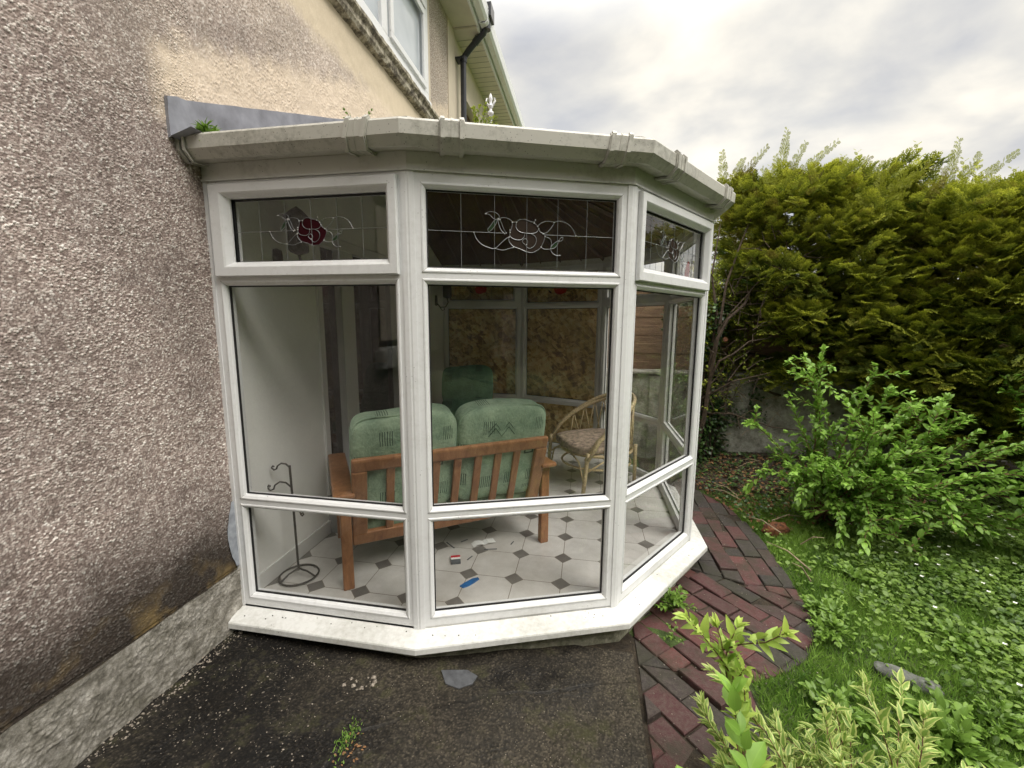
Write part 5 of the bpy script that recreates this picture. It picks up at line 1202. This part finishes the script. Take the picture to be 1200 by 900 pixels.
# ================================================================ GROUND COVER
def inpath(x, y):
    poly = [(-1, 6), (-1, -7), (2.44, -7), (2.44, 1.82)]+[(q.x, q.y) for q in edge_pts[::-1]]+[(2.3, 6)]
    ins = np.zeros(len(x), bool); j = len(poly)-1
    for i in range(len(poly)):
        xi, yi = poly[i]; xj, yj = poly[j]; c_ = ((yi > y) != (yj > y)) & (x < (xj-xi)*(y-yi)/(yj-yi+1e-12)+xi); ins ^= c_; j = i
    return ins
def spots(n_, x0, x1, y0, y1, dens=None):
    x = rng.uniform(x0, x1, n_); y = rng.uniform(y0, y1, n_); k = ~inpath(x, y)
    if dens is not None: k &= rng.uniform(0, 1, n_) < dens(x, y)
    return x[k], y[k]
blade = (np.array([(-.5, 0, 0), (.5, 0, 0), (.38, .5, .06), (-.38, .5, .06), (.02, 1, .22), (-.02, 1, .22)])*np.array([.11, 1, 1]), np.array([(0, 1, 2, 3), (3, 2, 4, 5)]), np.array([(0, 0), (1, 0), (1, .5), (0, .5), (.6, 1), (.4, 1)], float))
parts = []
bedf = lambda x, y: np.clip(1.15-np.clip((y-3.45-.25*(x-3))/.5, 0, 1), .05, 1)*(1-.3*(vnoise(x, y, .35, 31) > .78))
for n_, x0, x1, y0, y1, s0 in ((120000, 2.4, 4.6, .8, 4.2, .042), (30000, 4.2, 7, .5, 4.5, .06), (26000, 2.4, 7, -4, .9, .08)):
    x, y = spots(n_, x0, x1, y0, y1, bedf); n = len(x); d = np.stack([rng.normal(0, .6, n), rng.normal(0, .6, n), np.full(n, .8)], 1)
    parts.append(scatter(blade, np.stack([x, y, ground_z(x, y)-.004], 1), frames(d, rng.uniform(-1.5, 1.5, n)), s0*rng.uniform(.5, 1.5, n), np.clip(.25+.75*vnoise(x, y, .3, 14)+rng.normal(0, .22, n), 0, 1)))
V_, F_, U_, T_ = merge(parts); o = npmesh('grass', V_, F_, 'grass', attrs={'tint': T_}, uv=U_); tag(o, 'short rough lawn grass right of the brick path', 'grass', kind='stuff')
# ground cover of small round leaves with white flowers
x, y = spots(60000, 2.6, 5.9, 1.3, 4.5, lambda x, y: np.clip(.18+(x-3.15-.30*np.abs(y-2.6))/.6, .10, 1)*(vnoise(x, y, .25, 41) > .30)); n = len(x)
d = np.stack([rng.normal(0, 1, n), rng.normal(0, 1, n), np.full(n, .35)], 1)
V_, F_, U_, T_ = scatter(T_RND, np.stack([x, y, ground_z(x, y)+rng.uniform(.01, .06, n)], 1), frames(d, rng.uniform(-.5, .5, n)), .026*rng.uniform(.45, 1.5, n), np.clip(vnoise(x, y, .22, 51)*.8+rng.normal(.1, .25, n), 0, 1))
o = npmesh('ground_cover', V_, F_, 'clover', attrs={'tint': T_}, uv=U_); tag(o, 'low carpet of small green leaves under the hedge', 'ground cover', kind='stuff')
x, y = spots(190, 3.5, 5.6, 1.6, 4.2, lambda x, y: (vnoise(x, y, .25, 41) > .3)*1.); n = len(x)
fl = []
for k in range(4): fl.append(scatter(leaf_tmpl(2, .8, .1, 0.), np.stack([x, y, ground_z(x, y)+.075], 1), frames(np.tile([[math.cos(k*1.57), math.sin(k*1.57), .25]], (n, 1))), np.full(n, .012), np.ones(n)))
V_, F_, U_, T_ = merge(fl); o = npmesh('small_white_flowers', V_, F_, 'petal', attrs={'tint': T_}, uv=U_); tag(o, 'tiny white flowers dotted over the ground cover', 'flowers', kind='stuff')
# leaf litter on soil bed, path and yard
x = rng.uniform(2.5, 4.6, 3800); y = rng.uniform(3.3, 4.9, 3800); k = ~inpath(x, y) & (rng.uniform(0, 1, 3800) < np.clip((y-3.3)/.7, 0, 1)); x, y = x[k], y[k]; n = len(x)
V_, F_, U_, T_ = scatter(T_OV, np.stack([x, y, ground_z(x, y)+.03+rng.uniform(0, .02, n)], 1), frames(np.stack([rng.normal(0, 1, n), rng.normal(0, 1, n), rng.normal(0, .2, n)], 1), rng.uniform(-1, 1, n)), .035*rng.uniform(.5, 1.2, n), rng.uniform(0, 1, n))
o = npmesh('leaf_litter', V_, F_, 'litter', attrs={'tint': T_}, uv=U_); tag(o, 'brown leaf litter on the soil below the wall', 'leaf litter', kind='stuff')
x = rng.uniform(2.6, 4.0, 1500); y = rng.uniform(3.5, 4.9, 1500); k = ~inpath(x, y); x, y = x[k], y[k]; n = len(x)
V_, F_, U_, T_ = scatter(T_RND, np.stack([x, y, ground_z(x, y)+rng.uniform(.04, .09, n)], 1), frames(np.stack([rng.normal(0, 1, n), rng.normal(0, 1, n), rng.normal(.2, .3, n)], 1), rng.uniform(-.5, .5, n)), .035*rng.uniform(.5, 1.2, n), rng.uniform(0, 1, n))
o = npmesh('bed_ivy', V_, F_, 'ivy', attrs={'tint': T_}, uv=U_); tag(o, 'sparse dark ivy leaves trailing over the bed', 'ivy', kind='stuff')
# grit scattered on yard and bricks (little stones)
def grit(n_, x0, x1, y0, y1, s_, seed, dens=None):
    rg = np.random.default_rng(seed); x = rg.uniform(x0, x1, n_); y = rg.uniform(y0, y1, n_)
    if dens is not None: k = rg.uniform(0, 1, n_) < dens(x, y); x, y = x[k], y[k]
    n = len(x); oc_ = np.array([(1, 0, 0), (-1, 0, 0), (0, 1, 0), (0, -1, 0), (0, 0, 1), (0, 0, -1)], float); of = np.array([(0, 2, 4), (2, 1, 4), (1, 3, 4), (3, 0, 4), (2, 0, 5), (1, 2, 5), (3, 1, 5), (0, 3, 5)])
    sz = s_*rg.uniform(.5, 1.6, n)**1.3; sc = rg.uniform(.5, 1.2, (n, 1, 3))*np.array([1, 1, .6]); W = oc_[None]*sc*sz[:, None, None]
    an = rg.uniform(0, 6.28, n); c, s2 = np.cos(an), np.sin(an); W = np.stack([W[..., 0]*c[:, None]-W[..., 1]*s2[:, None], W[..., 0]*s2[:, None]+W[..., 1]*c[:, None], W[..., 2]], -1)
    W += np.stack([x, y, yard_z(x)+.002], 1)[:, None, :]; return W.reshape(-1, 3), (of[None]+(np.arange(n)*6)[:, None, None]).reshape(-1, 3)
v1, f1 = grit(1800, .02, 1.93, .6, 1.66, .0019, 1); v2, f2 = grit(260, .02, .75, 1.1, 1.60, .0033, 2); v3, f3 = grit(700, 1.93, 2.9, 1.0, 3.8, .003, 3); v4, f4 = grit(420, .0, .07, .6, 1.62, .0042, 4)
v5, f5 = grit(16, .70, .82, 1.43, 1.52, .009, 6)
vs_ = [v1, v2, v3, v4, v5]; fs_ = []; b = 0
for v, f in zip(vs_, (f1, f2, f3, f4, f5)): fs_.append(f+b); b += len(v)
o = npmesh('loose_grit', np.concatenate(vs_), np.concatenate(fs_), 'pebble'); tag(o, 'loose pale grit on the dark yard and bricks', 'grit', kind='stuff')
x = .80+rng.normal(0, .03, 26)+.08; y = 1.20+rng.normal(0, .05, 26)
V_, F_, U_, T_ = scatter(T_OV, np.stack([x, y, yard_z(x)+.006], 1), frames(np.stack([rng.normal(0, 1, 26), rng.normal(0, 1, 26), rng.normal(.1, .1, 26)], 1)), .013*rng.uniform(.5, 1.3, 26), rng.uniform(0, 1, 26))
o = npmesh('leaf_scraps', V_, F_, 'scrap', attrs={'tint': T_}, uv=U_); tag(o, 'orange leaf scraps caught on the dark yard', 'leaf scraps', kind='stuff')
x = .84+rng.normal(0, .016, 260); y = 1.235+rng.normal(0, .035, 260)
V_, F_, U_, T_ = scatter(T_LA, np.stack([x, y, yard_z(x)+.002], 1), frames(np.stack([rng.normal(0, .5, 260), rng.normal(0, .5, 260), np.ones(260)], 1)), .010*rng.uniform(.5, 1.3, 260), rng.uniform(0, 1, 260))
o = npmesh('moss', V_, F_, 'grass', attrs={'tint': T_}, uv=U_); tag(o, 'small cushion of moss on the dark yard', 'moss', kind='stuff')
# dirt crumbs on the cill
mb = MB()
for k in range(26):
    i = rs.choice((0, 0, 1, 1, 2)); L = fax(i)[3]; s_ = rs.uniform(.05, L-.05); f_ = rs.uniform(.1, .85); q = FP(i, s_, .088-.016*f_/1.0+.002, .085*f_); r_ = rs.choice((.002, .0025, .003, .006 if k < 3 else .003)); mb.lathe([(0, -r_*.5), (r_, -.2*r_), (r_*.8, r_*.6), (0, r_*.9)], q, 6)
o = mb.build('dirt_crumbs', 'soil'); tag(o, 'black dirt crumbs lying on the white cill', 'dirt', kind='stuff')
# slate shard, log, stone slab, twigs, orange patch
mb = MB(); mb.prism([(-.085, .03), (-.05, -.035), (.01, -.05), (.065, -.02), (.08, .02), (.03, .045)], 0, .008); o = mb.build('slate_shard', 'slate', None, False, .0015); o.location = (1.165, 1.575, -.040); o.rotation_euler = (R(3), R(2), R(5)); tag(o, 'broken piece of dark slate lying on the yard under the cill', 'slate')
def lump(name, m, c, sx, sy, sz, seed, label, cat, rz=0):
    mb = superbox(2, 2, 2, .75, 14, seed=seed, wr=0); rg = random.Random(seed); ph = [rg.uniform(0, 6) for _ in range(6)]
    mb.v = [tuple(np.array(q)*(1+.10*math.sin(q[0]*4+ph[0])*math.sin(q[1]*5+ph[1])+.07*math.sin(q[2]*6+q[0]*7+ph[2]))*np.array([sx, sy, sz])) for q in mb.v]
    o_ = mb.build(name, m, None, True); o_.location = c; o_.rotation_euler = (0, 0, rz); return tag(o_, label, cat)
lump('rotten_log', 'log', (3.14, 3.34, -.055), .11, .05, .055, 3, 'rotten orange brown log end lying beside the brick path', 'log', R(25))
lump('stone_slab', 'stone', (3.13, 1.97, -.075), .115, .045, .028, 5, 'flat lichened grey stone sunk in the grass', 'stone', R(-28))
mb = MB(); rr = random.Random(8)
for k in range(7):
    p0 = Vector((rr.uniform(2.95, 3.35), rr.uniform(2.6, 3.9), -.03)); d = Vector((rr.uniform(-.5, .5), rr.uniform(-.5, .5), rr.uniform(.02, .25)))*.6; o = MB(); o.tube([p0, p0+d*.5+Vector((0, 0, .03)), p0+d], [.005, .004, .0015], 6)
    tw = o.build('fallen_twig', 'twig'); tag(tw, ['pale curved twig beside the log', 'pale twig nearest the stone slab', 'thin pale twig by the path edge', 'long pale twig under the leafy shrub', 'pale twig on the soil bed', 'short pale twig on the grass', 'bleached twig leaning on the shrub'][k], 'twig', 'pale twigs lying beside the brick path')
print('faces', sum(len(o.data.polygons) for o in bpy.data.objects if o.type == 'MESH'))
